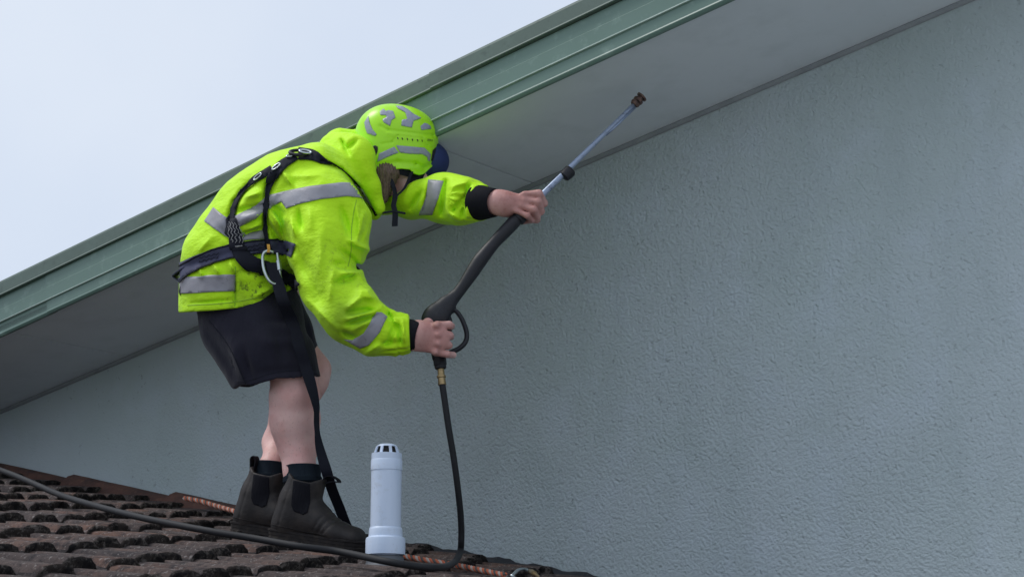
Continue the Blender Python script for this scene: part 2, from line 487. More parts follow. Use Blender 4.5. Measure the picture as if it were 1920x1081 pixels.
# ------------------------------------------------------------------ implicit surfaces (for bodies and clothes)
def ell(p, A, B, a0, a1, b0=None, b1=None):
    A = np.asarray(A, float); B = np.asarray(B, float)
    b0 = a0 if b0 is None else b0; b1 = a1 if b1 is None else b1
    ax = B - A
    t = np.clip(((p - A) @ ax) / max(ax @ ax, 1e-9), 0, 1)
    r = p - A - t[:, None] * ax
    a = a0 + (a1 - a0) * t; b = b0 + (b1 - b0) * t
    if a0 == b0 and a1 == b1:
        return np.sqrt((r * r).sum(1)) - a
    w = r[:, 1]; q = np.sqrt(r[:, 0] ** 2 + r[:, 2] ** 2)
    return (np.sqrt((q / a) ** 2 + (w / b) ** 2) - 1) * np.minimum(a, b)

def chain(p, pts, k=0.0):
    """pts: (point, a[, b])"""
    d = None
    for (x, y) in zip(pts[:-1], pts[1:]):
        e = ell(p, x[0], y[0], x[1], y[1], x[2] if len(x) > 2 else None, y[2] if len(y) > 2 else None)
        d = e if d is None else smin(d, e, k)
    return d

def smin(a, b, k):
    if k <= 0: return np.minimum(a, b)
    h = np.clip(0.5 + 0.5 * (b - a) / k, 0, 1)
    return b * (1 - h) + a * h - k * h * (1 - h)
def smax(a, b, k):
    return -smin(-a, -b, k)

def seg2(u, v, s):
    (x0, y0), (x1, y1) = s
    dx, dy = x1 - x0, y1 - y0
    t = np.clip(((u - x0) * dx + (v - y0) * dy) / (dx * dx + dy * dy + 1e-9), 0, 1)
    return np.hypot(u - x0 - t * dx, v - y0 - t * dy), t

_ph = rng.uniform(0, 6.28, (40, 2)); _dr = rng.normal(size=(40, 3)); _dr /= np.linalg.norm(_dr, axis=1)[:, None]
def wob(p, scale, seed=0, n=7):
    """smooth wandering noise in about -1..1"""
    out = np.zeros(len(p))
    for i in range(n):
        q = (seed * 5 + i) % 40
        s = scale * (0.7 + 0.6 * i / n)
        out += np.sin(p @ _dr[q] * s + _ph[q, 0] + 1.3 * np.sin(p @ _dr[(q + 9) % 40] * s * 0.6 + _ph[q, 1]))
    return out / n * 1.6

def crease(p, scale, seed=0, n=4):
    """sharp-edged wandering pleats in about -1..1"""
    out = np.zeros(len(p))
    for i in range(n):
        q = (seed * 7 + i * 3) % 40
        x = p @ _dr[q] * scale * (.8 + .5 * i / n) + _ph[q, 0] + 1.1 * np.sin(p @ _dr[(q + 5) % 40] * scale * .5 + _ph[q, 1]) + .8 * np.sin(p @ _dr[(q + 11) % 40] * scale * .33)
        out += np.arcsin(np.sin(x)) * (2 / np.pi)
    return out / n * 1.5

def implicit(fn, lo, hi, h, coarse=4, lam=.5):
    lo = np.asarray(lo, float); hi = np.asarray(hi, float)
    m = np.ceil((hi - lo) / (h * coarse)).astype(int)
    n = m * coarse + 1
    cg = [lo[i] + np.arange(m[i] + 1) * h * coarse for i in range(3)]
    cp = np.stack(np.meshgrid(*cg, indexing='ij'), -1).reshape(-1, 3)
    cv = fn(cp).reshape(m + 1)
    mn = np.full(m, np.inf); 
    for dx in (0, 1):
        for dy in (0, 1):
            for dz in (0, 1):
                mn = np.minimum(mn, np.abs(cv[dx:dx + m[0], dy:dy + m[1], dz:dz + m[2]]))
    near = mn < h * coarse * 2.0
    V = np.repeat(np.repeat(np.repeat(np.sign(cv[:-1, :-1, :-1]), coarse, 0), coarse, 1), coarse, 2)
    full = np.ones(n); full[:-1, :-1, :-1] = V
    mask = np.zeros(n, bool)
    nb = np.repeat(np.repeat(np.repeat(near, coarse, 0), coarse, 1), coarse, 2)
    for dx in (0, 1):
        for dy in (0, 1):
            for dz in (0, 1):
                mask[dx:dx + nb.shape[0], dy:dy + nb.shape[1], dz:dz + nb.shape[2]] |= nb
    idx = np.argwhere(mask)
    full[mask] = np.concatenate([fn(lo + b * h) for b in np.array_split(idx, max(1, len(idx) // 400000))])
    S = full < 0
    c8 = [S[dx:n[0] - 1 + dx, dy:n[1] - 1 + dy, dz:n[2] - 1 + dz] for dx in (0, 1) for dy in (0, 1) for dz in (0, 1)]
    anyi = np.logical_or.reduce(c8); alli = np.logical_and.reduce(c8)
    act = np.argwhere(anyi & ~alli)
    cid = np.full(n - 1, -1, np.int32); cid[tuple(act.T)] = np.arange(len(act))
    sm = np.zeros((len(act), 3)); ct = np.zeros(len(act))
    corners = [(0, 0, 0), (1, 0, 0), (0, 1, 0), (1, 1, 0), (0, 0, 1), (1, 0, 1), (0, 1, 1), (1, 1, 1)]
    for a in corners:
        for ax in range(3):
            if a[ax]: continue
            b = list(a); b[ax] = 1
            va = full[tuple((act + np.array(a)).T)]; vb = full[tuple((act + np.array(b)).T)]
            x = (va < 0) != (vb < 0)
            t = np.where(x, va / np.where(x, va - vb, 1), 0)
            pt = np.array(a, float)[None] + t[:, None] * (np.array(b) - np.array(a))[None]
            sm += np.where(x[:, None], pt, 0); ct += x
    verts = lo + (act + sm / ct[:, None]) * h
    quads = []
    for ax in range(3):
        o1, o2 = [(1, 2), (2, 0), (0, 1)][ax]
        sl0 = [slice(None)] * 3; sl1 = [slice(None)] * 3
        sl0[ax] = slice(0, -1); sl1[ax] = slice(1, None)
        s0, s1 = S[tuple(sl0)], S[tuple(sl1)]
        e = np.argwhere(s0 != s1)
        e = e[(e[:, o1] > 0) & (e[:, o2] > 0) & (e[:, o1] < n[o1] - 1) & (e[:, o2] < n[o2] - 1)]
        d1 = np.zeros(3, int); d1[o1] = 1
        d2 = np.zeros(3, int); d2[o2] = 1
        q = np.stack([cid[tuple((e - d1 - d2).T)], cid[tuple((e - d2).T)], cid[tuple(e.T)], cid[tuple((e - d1).T)]], 1)
        ins = s0[tuple(e.T)]
        q[~ins] = q[~ins][:, ::-1]
        quads.append(q)
    Q = np.concatenate(quads)
    Q = Q[(Q >= 0).all(1)]
    return relax(verts, Q, 1, lam), Q

def relax(V, Q, it=1, lam=0.5):
    E = np.concatenate([Q[:, [0, 1]], Q[:, [1, 2]], Q[:, [2, 3]], Q[:, [3, 0]]])
    for _ in range(it):
        s = np.zeros_like(V); c = np.zeros(len(V))
        for k in range(3):
            s[:, k] = np.bincount(E[:, 0], V[E[:, 1], k], len(V)) + np.bincount(E[:, 1], V[E[:, 0], k], len(V))
        c = np.bincount(E[:, 0], minlength=len(V)) + np.bincount(E[:, 1], minlength=len(V))
        V = V + lam * (s / c[:, None] - V)
    return V

def bvh_of(V, Q):
    return BVHTree.FromPolygons([tuple(v) for v in V.tolist()], [tuple(q) for q in Q.tolist()])

def poly_strip(path, w):
    """outline of a strap drawn along a photo path"""
    path = catmull(np.asarray(path, float), 6)
    t = np.gradient(path, axis=0); t /= np.linalg.norm(t, axis=1)[:, None]
    n = np.stack([-t[:, 1], t[:, 0]], 1)
    if np.ndim(w): w = np.interp(np.linspace(0, 1, len(path)), np.linspace(0, 1, len(w)), w)[:, None]
    return np.concatenate([path + n * w / 2, (path - n * w / 2)[::-1]])

def patch(name, poly, bvhs, mat, parent, lift=0.002, th=0.0015, step=5.0, dense=True, maxjump=0.06):
    """cloth, tape or film lying on a surface: the outline is laid onto the surface and follows it"""
    poly = np.asarray(poly, float)
    if dense:
        out = []
        for a, b in zip(poly, np.roll(poly, -1, 0)):
            k = max(1, int(np.hypot(*(b - a)) / step))
            out += [a + (b - a) * i / k for i in range(k)]
        poly = np.array(out)
    lo, hi = poly.min(0), poly.max(0)
    pts = [Vector(p) for p in poly]
    nb = len(pts)
    gx, gy = np.meshgrid(np.arange(lo[0] + step / 2, hi[0], step), np.arange(lo[1] + step / 2, hi[1], step))
    for x, y in zip(gx.ravel(), gy.ravel()):
        if np.min(np.hypot(poly[:, 0] - x, poly[:, 1] - y)) > step * 0.45: pts.append(Vector((x, y)))
    vv, _, ff, *_r = delaunay_2d_cdt(pts, [], [list(range(nb))], 1, 1e-5)
    o = Vector(CAM); V = []; ok = []
    for p in vv:
        d = Vector(ray(p[0], p[1])).normalized()
        best = None
        for b in bvhs:
            h = b.ray_cast(o, d)
            if h[0] is not None and (best is None or h[3] < best[3]): best = h
        if best is None: V.append((0, 0, 0)); ok.append(False)
        else:
            n = best[1]
            if n.dot(d) > 0: n = -n
            V.append(tuple(best[0] + n * lift)); ok.append(True)
    F = []
    for f in ff:
        if not all(ok[i] for i in f): continue
        q = [np.array(V[i]) for i in f]
        if max(np.linalg.norm(q[i] - q[i - 1]) for i in range(len(q))) > maxjump: continue
        nrm = np.cross(q[1] - q[0], q[2] - q[0])
        f = list(f)
        if nrm @ (q[0] - CAM) > 0: f = f[::-1]
        F.append(f)
    used = sorted({i for f in F for i in f}); mp = {i: k for k, i in enumerate(used)}
    if not F: return None
    return mesh_obj(name, [V[i] for i in used], [[mp[i] for i in f] for f in F], mat, parent, solid=th)

# ------------------------------------------------------------------ the setting
g = 400
mesh_obj('ground', [(-g, -g, 0), (g, -g, 0), (g, g, 0), (-g, g, 0)], [(0, 1, 2, 3)], 'ground_grass', smooth=False)['kind'] = 'structure'

house = empty('gable_house', CAM + C * WD - np.array([0, 0, CAM[2]]), 'rendered blue-grey gable wall with a pale soffit and green metal bargeboard', 'house')
def rake_pt(s, out=0.0, up=0.0):                    # s metres along the rake from the photo's left edge
    return K0 + KR * s - C * out + np.array([0, 0, up])
S_LO, S_HI = -2.2, 6.2
wall_pts = [rake_pt(S_LO, 0, .12), rake_pt(S_HI, 0, .12)]
wv = []
NX, NZ = 24, 12
for i in range(NX + 1):
    tp = rake_pt(S_LO + (S_HI - S_LO) * i / NX, 0, .12)
    for k in range(NZ + 1):
        q = tp.copy(); q[2] = tp[2] * k / NZ
        wv.append(q)
wf = [(i * (NZ + 1) + k, (i + 1) * (NZ + 1) + k, (i + 1) * (NZ + 1) + k + 1, i * (NZ + 1) + k + 1) for i in range(NX) for k in range(NZ)]
mesh_obj('wall', wv, wf, 'stucco', house, smooth=False)
# soffit sheets with open joints
def s_of(u, v):                                     # position along the rake of a photo point on the soffit plane
    q = on_plane(u, v, K0, SN); return (q - K0) @ KR
j0, j1 = s_of(130, 645), s_of(915, 312)
pit = j1 - j0
joints = [j0 - pit, j0, j1, j1 + pit, j1 + 2 * pit]
edges = [S_LO] + [x for x in joints if S_LO < x < S_HI] + [S_HI]
for a, b in zip(edges[:-1], edges[1:]):
    a += .004; b -= .004
    q0, q1 = rake_pt(a), rake_pt(b)
    V = [q0, q1, q1 - C * (OVER - .004), q0 - C * (OVER - .004)]
    V += [p - SN * .006 for p in V]
    mesh_obj('soffit_panel', V, [(0, 1, 2, 3), (7, 6, 5, 4), (0, 4, 5, 1), (1, 5, 6, 2), (2, 6, 7, 3), (3, 7, 4, 0)], 'soffit_paint', house, smooth=False)
q0, q1 = rake_pt(S_LO) - SN * .010, rake_pt(S_HI) - SN * .010
V = [q0, q1, q1 - C * OVER, q0 - C * OVER]; V += [p - SN * .02 for p in V]
mesh_obj('soffit_backing', V, [(0, 1, 2, 3), (7, 6, 5, 4), (0, 4, 5, 1), (1, 5, 6, 2), (2, 6, 7, 3), (3, 7, 4, 0)], 'soffit_back', house, smooth=False)
UPR = -SN
L = S_HI - S_LO
extrude('soffit_trim', [(.0, .0), (.011, .0), (.011, -.005), (.007, -.012), (.003, -.015), (.0, -.015)], rake_pt(S_LO) + SN * .001 - C * .001, L, KR, -C, UPR, 'trim_paint', house)
# bargeboard: folded metal in lengths, each lapping the next
fas = [(-.016, -.010), (-.004, -.010), (.001, -.004), (.002, -.001), (.0, .004), (.0, .040), (.003, .043), (.0035, .046), (.001, .051), (.0005, .098), (-.002, .101), (-.003, .150), (-.02, .150), (-.02, .03)]
cap = [(-.03, .1515), (.012, .1515), (.014, .154), (.010, .160), (.009, .205), (.006, .214), (-.002, .218), (-.06, .222), (-.06, .1515)]
cuts = [S_LO, s_of(95, 585), s_of(1600, -110), S_HI]
for i, (a, b) in enumerate(zip(cuts[:-1], cuts[1:])):
    extrude('fascia', fas, rake_pt(a) - C * (OVER + .0035 * (i % 2)), b - a + (.04 if i < 2 else 0), KR, -C, UPR, 'fascia_metal', house)
extrude('highlight_bead', [(.0, .0425), (.0065, .0440), (.0065, .0465), (.0, .0505)], rake_pt(S_LO) - C * (OVER + .0042), L, KR, -C, UPR, 'highlight_bead', house)
cuts = [S_LO, s_of(820, 245), S_HI]
for i, (a, b) in enumerate(zip(cuts[:-1], cuts[1:])):
    extrude('barge_capping', cap, rake_pt(a) - C * (OVER + .003 * i) + UPR * .0015 * i, b - a + (.05 if i < 1 else 0), KR, -C, UPR, 'cap_metal', house)
q0, q1 = rake_pt(S_LO, OVER - .05) + UPR * .224, rake_pt(S_HI, OVER - .05) + UPR * .224
V = [q0, q1, q1 + C * 5, q0 + C * 5]; V += [p + SN * .01 for p in V]
mesh_obj('roof', V, [(0, 1, 2, 3), (7, 6, 5, 4), (0, 4, 5, 1), (1, 5, 6, 2), (2, 6, 7, 3), (3, 7, 4, 0)], 'roof_metal', house, smooth=False)

# ---- tile roof against the wall
roof = empty('tile_roof', on_roof(300, 1000), 'weathered dark tile roof with mossy tile ends leaning against the rendered wall', 'roof')
GAUGE, COLW, TSC = 0.2565, 0.171, 0.9
def tile_mesh(k):
    r = random.Random(100 + k)
    ys = [0, .012, .026, .034, .040, .046, .054, .066, .085, .104, .120, .131, .139, .146, .153, .164, .193]
    zs = [.012, .004, .001, .010, .022, .031, .037, .0395, .040, .0395, .038, .033, .024, .014, .005, .001, .002]
    xs = [0, .12, .24, .31, .345, .352]             # up the slope end to the butt
    V, F, fm = [], [], []
    n = len(ys)
    for i, x in enumerate(xs):
        lift = .029 * x / .352
        for y, z in zip(ys, zs):
            j = (r.uniform(-1, 1) * .0022) if i >= 3 else r.uniform(-1, 1) * .0008
            dx = r.uniform(-.006, .004) if i >= 4 else 0
            V.append((x + dx, y, z * (1 if i < 5 else .86) + lift + j - (.003 if i == 5 else 0)))
    for i in range(len(xs) - 1):
        for k2 in range(n - 1):
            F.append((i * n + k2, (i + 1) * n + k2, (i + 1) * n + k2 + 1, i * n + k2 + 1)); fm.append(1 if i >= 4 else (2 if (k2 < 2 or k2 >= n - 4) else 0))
    b = len(V)
    for y, z in zip(ys, zs):                        # the butt: a rough face filled with grit and moss
        V.append((.352 - .006 + r.uniform(-.008, .003), y, .45 * z + .012 + r.uniform(-.004, .004)))
    for y, z in zip(ys, zs): V.append((.338 + r.uniform(-.004, .004), y, -.006))
    top = (len(xs) - 1) * n
    for k2 in range(n - 1):
        F.append((top + k2, b + k2, b + k2 + 1, top + k2 + 1)); fm.append(1)
        F.append((b + k2, b + n + k2, b + n + k2 + 1, b + k2 + 1)); fm.append(1)
    me = bpy.data.meshes.new('tile')
    me.from_pydata(V, [], F)
    me.materials.append(M['tile']); me.materials.append(M['tile_butt']); me.materials.append(M['tile_pan_shade'])
    me.polygons.foreach_set('material_index', np.array(fm, np.int32))
    me.polygons.foreach_set('use_smooth', np.ones(len(F), bool))
    me.update()
    return me
TILES = [tile_mesh(k) for k in range(9)]
rmat = Matrix([[RJ[0], RC[0], RN[0], 0], [RJ[1], RC[1], RN[1], 0], [RJ[2], RC[2], RN[2], 0], [0, 0, 0, 1]])
roof_loc = Vector(roof.location)
LIFT = -0.038                                       # tile bed below the walking plane
ntile = 0
for c in range(19):
    off = (c * 0.36) % 1.0
    for k in range(-5, 16):
        x = (k + off) * GAUGE; y = .05 + c * COLW
        q = RA + RJ * x + RC * y + RN * LIFT
        mid = q + RJ * .27 + RC * .08
        pu, pv = proj(mid[None])
        if pu[0] < -140 or pv[0] > 1165 or pu[0] > 1350: continue
        o = bpy.data.objects.new('tile', TILES[random.randrange(9)])
        col.objects.link(o)
        o.parent = roof
        o.matrix_parent_inverse = Matrix.Translation(-roof_loc)
        jit = Matrix.Rotation(random.uniform(-.02, .02), 4, 'Z') @ Matrix.Rotation(random.uniform(-.008, .008), 4, 'Y')
        o.matrix_basis = Matrix.Translation(Vector(q + RN * random.uniform(-.002, .003) + RJ * random.uniform(-.03, .03))) @ rmat @ jit @ Matrix.Scale(TSC, 4)
        ntile += 1
print('tiles', ntile)
V = [RA + RJ * a + RC * b + RN * (LIFT - .012) for a, b in ((-2.5, 0), (5, 0), (5, 3.45), (-2.5, 3.45))]
V += [p - RN * .03 for p in V]
mesh_obj('underlay', V, [(3, 2, 1, 0), (4, 5, 6, 7), (0, 1, 5, 4), (1, 2, 6, 5), (2, 3, 7, 6), (3, 0, 4, 7)], 'underlay', roof, smooth=False)
# capping tiles along the wall on the left, bedded in mortar
cap_prof = [(-.005, -.05), (-.005, .018), (.012, .044), (.040, .050), (.066, .040), (.135, -.038), (.128, -.050), (.10, -.048)]
def along(u, v): return (on_wall(u, v) - RA) @ RJ
cap_s = [along(-190, 850), along(-20, 885), along(158, 917), along(350, 952), along(560, 990)]
for i, (a, b) in enumerate(zip(cap_s[:-1], cap_s[1:])):
    ln = b - a + .07
    V, F = [], []
    n = len(cap_prof)
    rows = 7
    for k in range(rows):
        s = k / (rows - 1)
        rise = .016 * (1 - s) + (.010 if k == 0 else 0) * 0
        flare = 1.0 + .16 * (1 - s)
        for (x, y) in cap_prof:
            q = RA + RJ * (a - .03 + ln * s) + RC * (x * flare + .002) + RN * (y * flare + rise - .016 + random.uniform(-.0015, .0015))
            V.append(q)
    for k in range(rows - 1):
        for e in range(n): F.append((k * n + e, k * n + (e + 1) % n, (k + 1) * n + (e + 1) % n, (k + 1) * n + e))
    F += [tuple(range(n))[::-1], tuple(range((rows - 1) * n, rows * n))]
    o = mesh_obj('ridge_cap', V, F, 'ridge_cap', roof, smooth=False, bevel=.006)
    o.rotation_euler = (0, 0, 0)
V, F = [], []
rows = 60
for k in range(rows + 1):
    s = cap_s[0] + (cap_s[-1] - cap_s[0]) * k / rows
    for x, y in ((.05, .0), (.10 + random.uniform(-.008, .008), -.015), (.145 + random.uniform(-.01, .012), -.044)):
        V.append(RA + RJ * s + RC * x + RN * (y - .016))
for k in range(rows):
    for e in range(2): F.append((k * 3 + e, k * 3 + e + 1, k * 3 + e + 4, k * 3 + e + 3))
mesh_obj('mortar_bed', V, F, 'mortar', roof)
# dark sheet flashing dressed up the wall on the right
a, b = along(520, 975), along(1500, 1150)
V, F = [], []
rows = 90
for k in range(rows + 1):
    s = a + (b - a) * k / rows
    h = .004 + .004 * math.sin(k * .9) + random.uniform(-.0035, .0035)
    base = RA + RJ * s
    for x, y in ((.003, h), (.006, h - .002), (.010, -.008 + random.uniform(-.003, .003)), (.03, -.016), (.085, -.018 + random.uniform(-.003, .003)), (.15 + random.uniform(-.004, .004), -.020), (.152, -.032)):
        V.append(base + RC * x + RN * (y + .012))
for k in range(rows):
    for e in range(6): F.append((k * 7 + e, k * 7 + e + 1, k * 7 + e + 8, k * 7 + e + 7))
mesh_obj('flashing', V, F, 'flashing', roof)

# ---- vent pipe
vb = on_roof(722, 1060)
VX = np.array([0, 0, 1.0])
Dv = (vb - CAM) @ FWD
vs = Dv / FPX                                       # metres per photo pixel at the pipe
vent = empty('vent_pipe', vb, 'white plastic vent pipe with a slotted cap in front of the boots', 'vent pipe')
def vh(v): return (P(722, v, vb[1]) - vb)[2]
rp = 29.0 * vs
lathe('pipe', vb, VX, [(-.04, rp), (vh(850), rp)], 'pvc', vent, 40)
lathe('lower_collar', vb, VX, [(vh(1039), 37.5 * vs), (vh(1012), 37.5 * vs), (vh(1008), 36.5 * vs), (vh(1005), 32 * vs), (vh(993), 31.5 * vs), (vh(989), 30.4 * vs), (vh(988), 29.2 * vs)], 'pvc', vent, 40, (True, False))
lathe('cap_ring', vb, VX, [(vh(881), 29.3 * vs), (vh(881.5), 29.9 * vs), (vh(864), 29.9 * vs), (vh(860), 28.5 * vs), (vh(858), 26 * vs)], 'pvc', vent, 40, (False, False))
lathe('slot_shade_core', vb, VX, [(vh(858), 21 * vs), (vh(846), 17.5 * vs), (vh(837), 15 * vs)], 'slot_shade', vent, 30)  # dark core added inside the cap so its slots look shaded
cr = empty
vcap = lathe('vent_cap', vb, VX, [(vh(837), 19.5 * vs), (vh(835), 18.5 * vs), (vh(832.5), 14.5 * vs), (vh(831.5), 6 * vs)], 'pvc', vent, 40, (True, True))
lathe('cap_band', vb, VX, [(vh(860), 26 * vs), (vh(857), 25.0 * vs), (vh(857), 23 * vs), (vh(860), 23 * vs)], 'pvc', vent, 40, (False, False))
for k in range(8):
    aa = 2 * math.pi * (k + .5) / 8
    d0 = np.array([math.cos(aa), math.sin(aa), 0]); sd = np.array([-math.sin(aa), math.cos(aa), 0])
    A_, B_ = vb + d0 * 25.2 * vs + VX * vh(858), vb + d0 * 19.2 * vs + VX * vh(837)
    ribbon('cap_rib', [A_, (A_ + B_) / 2 + d0 * .0012, B_], sd, 5.0 * vs, 3 * vs, 'pvc', vcap)
lathe('pipe_flashing', vb - VX * .03, VX, [(0, 66 * vs), (.018, 50 * vs), (.035, 37 * vs), (.03 + vh(1043), 34 * vs), (.03 + vh(1041), 29.5 * vs)], 'lead', vent, 40, (False, False))

# ------------------------------------------------------------------ the worker
person = empty('person', on_roof(540, 1015), 'worker in yellow-green rain jacket, dark shorts and helmet bending forward on the tile roof', 'person')

HEMLINE = np.array([(300, 590), (350, 585), (400, 582), (440, 578), (490, 568), (520, 557), (545, 543), (570, 533), (600, 525)], float)
def torso_chain(s=0.0):
    return [(J(452, 600, -.02), R(106) - s, .185 - s), (J(453, 540, -.02), R(107) - s, .19 - s), (J(462, 490, -.03), R(109) - s, .195 - s), (J(497, 432, -.04), R(106) - s, .205 - s),
            (J(548, 380, -.05), R(93) - s, .215 - s), (J(600, 352, -.04), R(72) - s, .20 - s), (J(640, 350, -.02), R(60) - s, .17 - s)]
NEAR_SLEEVE = [(J(602, 374, -.15), R(80)), (J(605, 415, -.20), R(83)), (J(611, 462, -.25), R(71)), (J(624, 525, -.30), R(56)), (J(660, 592, -.34), R(52)), (J(703, 619, -.34), R(43)), (J(742, 628, -.33), R(36)), (J(762, 627, -.33), R(31))]
FAR_SLEEVE = [(J(660, 352, .06), R(50)), (J(715, 358, .07), R(42)), (J(770, 370, .01), R(38)), (J(830, 370, -.09), R(42)), (J(870, 377, -.16), R(38)), (J(897, 380, -.21), R(34))]
# folds of the jacket as they lie on the near side: (photo line, half-width in px, height in px; negative = groove)
FOLDS = [
    (((505, 385), (532, 402)), 7, -7), (((500, 398), (520, 440)), 8, 5), (((522, 400), (545, 470)), 9, -6), (((545, 410), (552, 440)), 7, 5),
    (((560, 395), (566, 430)), 6, -4), (((580, 392), (583, 425)), 8, 3), (((640, 390), (655, 440)), 7, -4), (((668, 385), (676, 430)), 6, 4),
    (((682, 400), (668, 455)), 7, 5), (((655, 450), (690, 468)), 7, 7), (((640, 470), (672, 500)), 8, -6), (((630, 495), (668, 505)), 8, -8),
    (((640, 512), (672, 510)), 7, 5), (((628, 530), (665, 520)), 7, -5), (((625, 505), (618, 560)), 9, 4), (((675, 545), (700, 560)), 9, 7),
    (((655, 575), (690, 545)), 8, 6), (((652, 587), (700, 580)), 6, -8), (((655, 598), (712, 578)), 8, 6), (((650, 607), (702, 592)), 5, -6),
    (((660, 620), (695, 600)), 7, 4), (((640, 622), (668, 632)), 6, -4), (((728, 588), (738, 612)), 6, -7), (((728, 640), (742, 612)), 5, -6),
    (((745, 602), (752, 648)), 4, -4), (((737, 600), (746, 606)), 6, 5), (((712, 645), (735, 640)), 6, -4), (((755, 600), (760, 650)), 4, 4),
    (((690, 660), (722, 640)), 7, 5), (((560, 470), (600, 560)), 16, -4), (((600, 440), (602, 500)), 14, 4), (((575, 560), (640, 625)), 10, 3),
    # torso: pulled in by the harness
    (((470, 345), (440, 380)), 8, -5), (((440, 380), (430, 425)), 8, -6), (((500, 345), (497, 460)), 8, -6), (((460, 370), (490, 360)), 8, 6), (((448, 395), (492, 385)), 7, -5),
    (((452, 412), (490, 400)), 8, 7), (((455, 440), (492, 428)), 6, -7), (((465, 432), (488, 420)), 7, 6), (((505, 420), (525, 455)), 7, -5), (((510, 400), (530, 430)), 6, 5),
    (((350, 500), (440, 472)), 15, -3), (((440, 472), (540, 466)), 15, -3), (((400, 495), (412, 515)), 6, 5), (((430, 490), (440, 512)), 6, 5), (((455, 505), (520, 520)), 8, -3),
    (((372, 500), (380, 520)), 6, 4), (((395, 445), (375, 468)), 9, 4), (((415, 430), (440, 455)), 8, -4), (((520, 330), (500, 370)), 7, -6), (((530, 320), (545, 345)), 7, 5), (((545, 330), (600, 328)), 12, 4),
    (((505, 560), (545, 525)), 7, -4), (((480, 555), (520, 535)), 7, 5), (((440, 515), (441, 572)), 3, -3), (((360, 568), (440, 562)), 4, -2), (((520, 520), (545, 510)), 6, -5),
    # hood edge and the far sleeve
    (((600, 300), (640, 318)), 5, -5), (((640, 318), (672, 352)), 5, -7), (((672, 352), (700, 396)), 5, -6), (((640, 262), (655, 290)), 4, -4), (((650, 280), (670, 262)), 6, -3),
    (((805, 345), (795, 395)), 5, -3), (((836, 340), (828, 400)), 6, -6), (((850, 350), (880, 340)), 7, 5), (((850, 395), (870, 372)), 6, -6), (((878, 348), (866, 405)), 4, -5), (((888, 350), (876, 410)), 4, 4),
    (((845, 400), (860, 410)), 6, 5), (((770, 390), (790, 360)), 7, -4),
]
def jacket_fn(p):
    u, v = proj(p)
    tor = chain(p, torso_chain(), .05)
    tor = smin(tor, ell(p, J(655, 372, -.03), J(700, 398, -.02), R(48), R(16)), .05)
    ns = chain(p, NEAR_SLEEVE, .03)
    fs = chain(p, FAR_SLEEVE, .03)
    # hood rolled up behind the neck
    hood = ell(p, J(628, 282, -.06), J(662, 292, -.10), R(34), R(40))
    hood = smin(hood, ell(p, J(645, 268, .02), J(668, 262, .02), R(26), R(18)), .02)
    hood = smin(hood, ell(p, J(608, 285, 0), J(630, 275, .02), R(22), R(30)), .03)
    hood = smin(hood, ell(p, J(668, 310, -.12), J(692, 350, -.10), R(32), R(20)), .03)
    hood = smin(hood, ell(p, J(692, 350, -.10), J(708, 392, -.08), R(19), R(12)), .02)
    hood = smin(hood, ell(p, J(680, 300, .10), J(725, 365, .08), R(30), R(16)), .03)
    rough = np.minimum(np.minimum(tor, ns), np.minimum(fs, hood))
    act = np.abs(rough) < .07
    pa, ua, va = p[act], u[act], v[act]
    fold = np.zeros(len(pa))
    for s, w, hgt in FOLDS:
        (x0, y0), (x1, y1) = s
        m_ = np.nonzero((ua > min(x0, x1) - 4 * w) & (ua < max(x0, x1) + 4 * w) & (va > min(y0, y1) - 4 * w) & (va < max(y0, y1) + 4 * w))[0]
        q, t = seg2(ua[m_], va[m_], s)
        w = w * .8
        fold[m_] += (2.0 if hgt > 0 else 2.8) * hgt * (.5 * np.exp(-(q / w) ** 2) + .75 * np.exp(-1.3 * q / w)) * (0.3 + 0.7 * np.sin(np.pi * np.clip(t * .9 + .05, 0, 1)))
    fold = np.clip(fold, -10, 12)
    front = np.clip((Y0 + .03 - pa[:, 1]) / .1, 0, 1)
    bump = np.zeros(len(p))
    bump[act] = -fold / 562.0 * np.clip(front + (ua > 720), 0, 1)
    bump[act] += .010 * crease(pa, 13, 1) + .0065 * crease(pa, 27, 2) + .0028 * crease(pa, 55, 3)
    tor = tor + bump
    hem = np.interp(u, HEMLINE[:, 0], HEMLINE[:, 1])
    inner = tor + .016
    d = smax(tor, (v - hem) / 562.0, .004)                # hem, hollow inside
    d = np.maximum(d, -np.maximum(inner, (hem - 45 - v) / 562.0))
    d = smin(d, ns + bump, .016)
    d = smin(d, fs + bump, .025)
    d = smin(d, hood + bump, .008)
    # open neck
    d = smax(d, -ell(p, J(700, 330, .01), J(748, 330, 0.0), .072, .085), .012)
    # cuffs gathered on elastic
    for S in (NEAR_SLEEVE, FAR_SLEEVE):
        a, b = S[-2][0], S[-1][0]
        ax = (b - a) / np.linalg.norm(b - a)
        m_ = np.nonzero(((p - b) ** 2).sum(1) < .15 ** 2)[0]
        if not len(m_): continue
        pb = p[m_]; db = d[m_]
        s = (pb - b) @ ax
        rad = np.linalg.norm(pb - b - s[:, None] * ax, axis=1)
        near_c = np.exp(-((s + .03) / .035) ** 2) * (rad < .11)
        ang = np.arctan2(pb[:, 2] - b[2] - s * ax[2], pb[:, 1] - b[1])
        db = db + .004 * near_c * np.sin(ang * 11 + 2 * np.sin(ang * 3)) + .004 * np.exp(-((s + .025) / .006) ** 2) * (rad < .1)
        db = np.where(rad < .12, smax(db, s - .012, .006), db)
        db = np.where(rad < .12, np.maximum(db, -np.maximum(rad - .030, -(s + .008))), db)
        d[m_] = db
    return d
JV, JQ = implicit(jacket_fn, (-1.25, 5.35, CAM[2] + 1.05), (0.02, 6.42, CAM[2] + 2.15), .0044, 4, .35)
jacket = tri_obj('jacket', JV, JQ, 'hi_vis', person)
wd = WD - (JV - CAM) @ C
above = ((JV - K0) @ SN) < 0
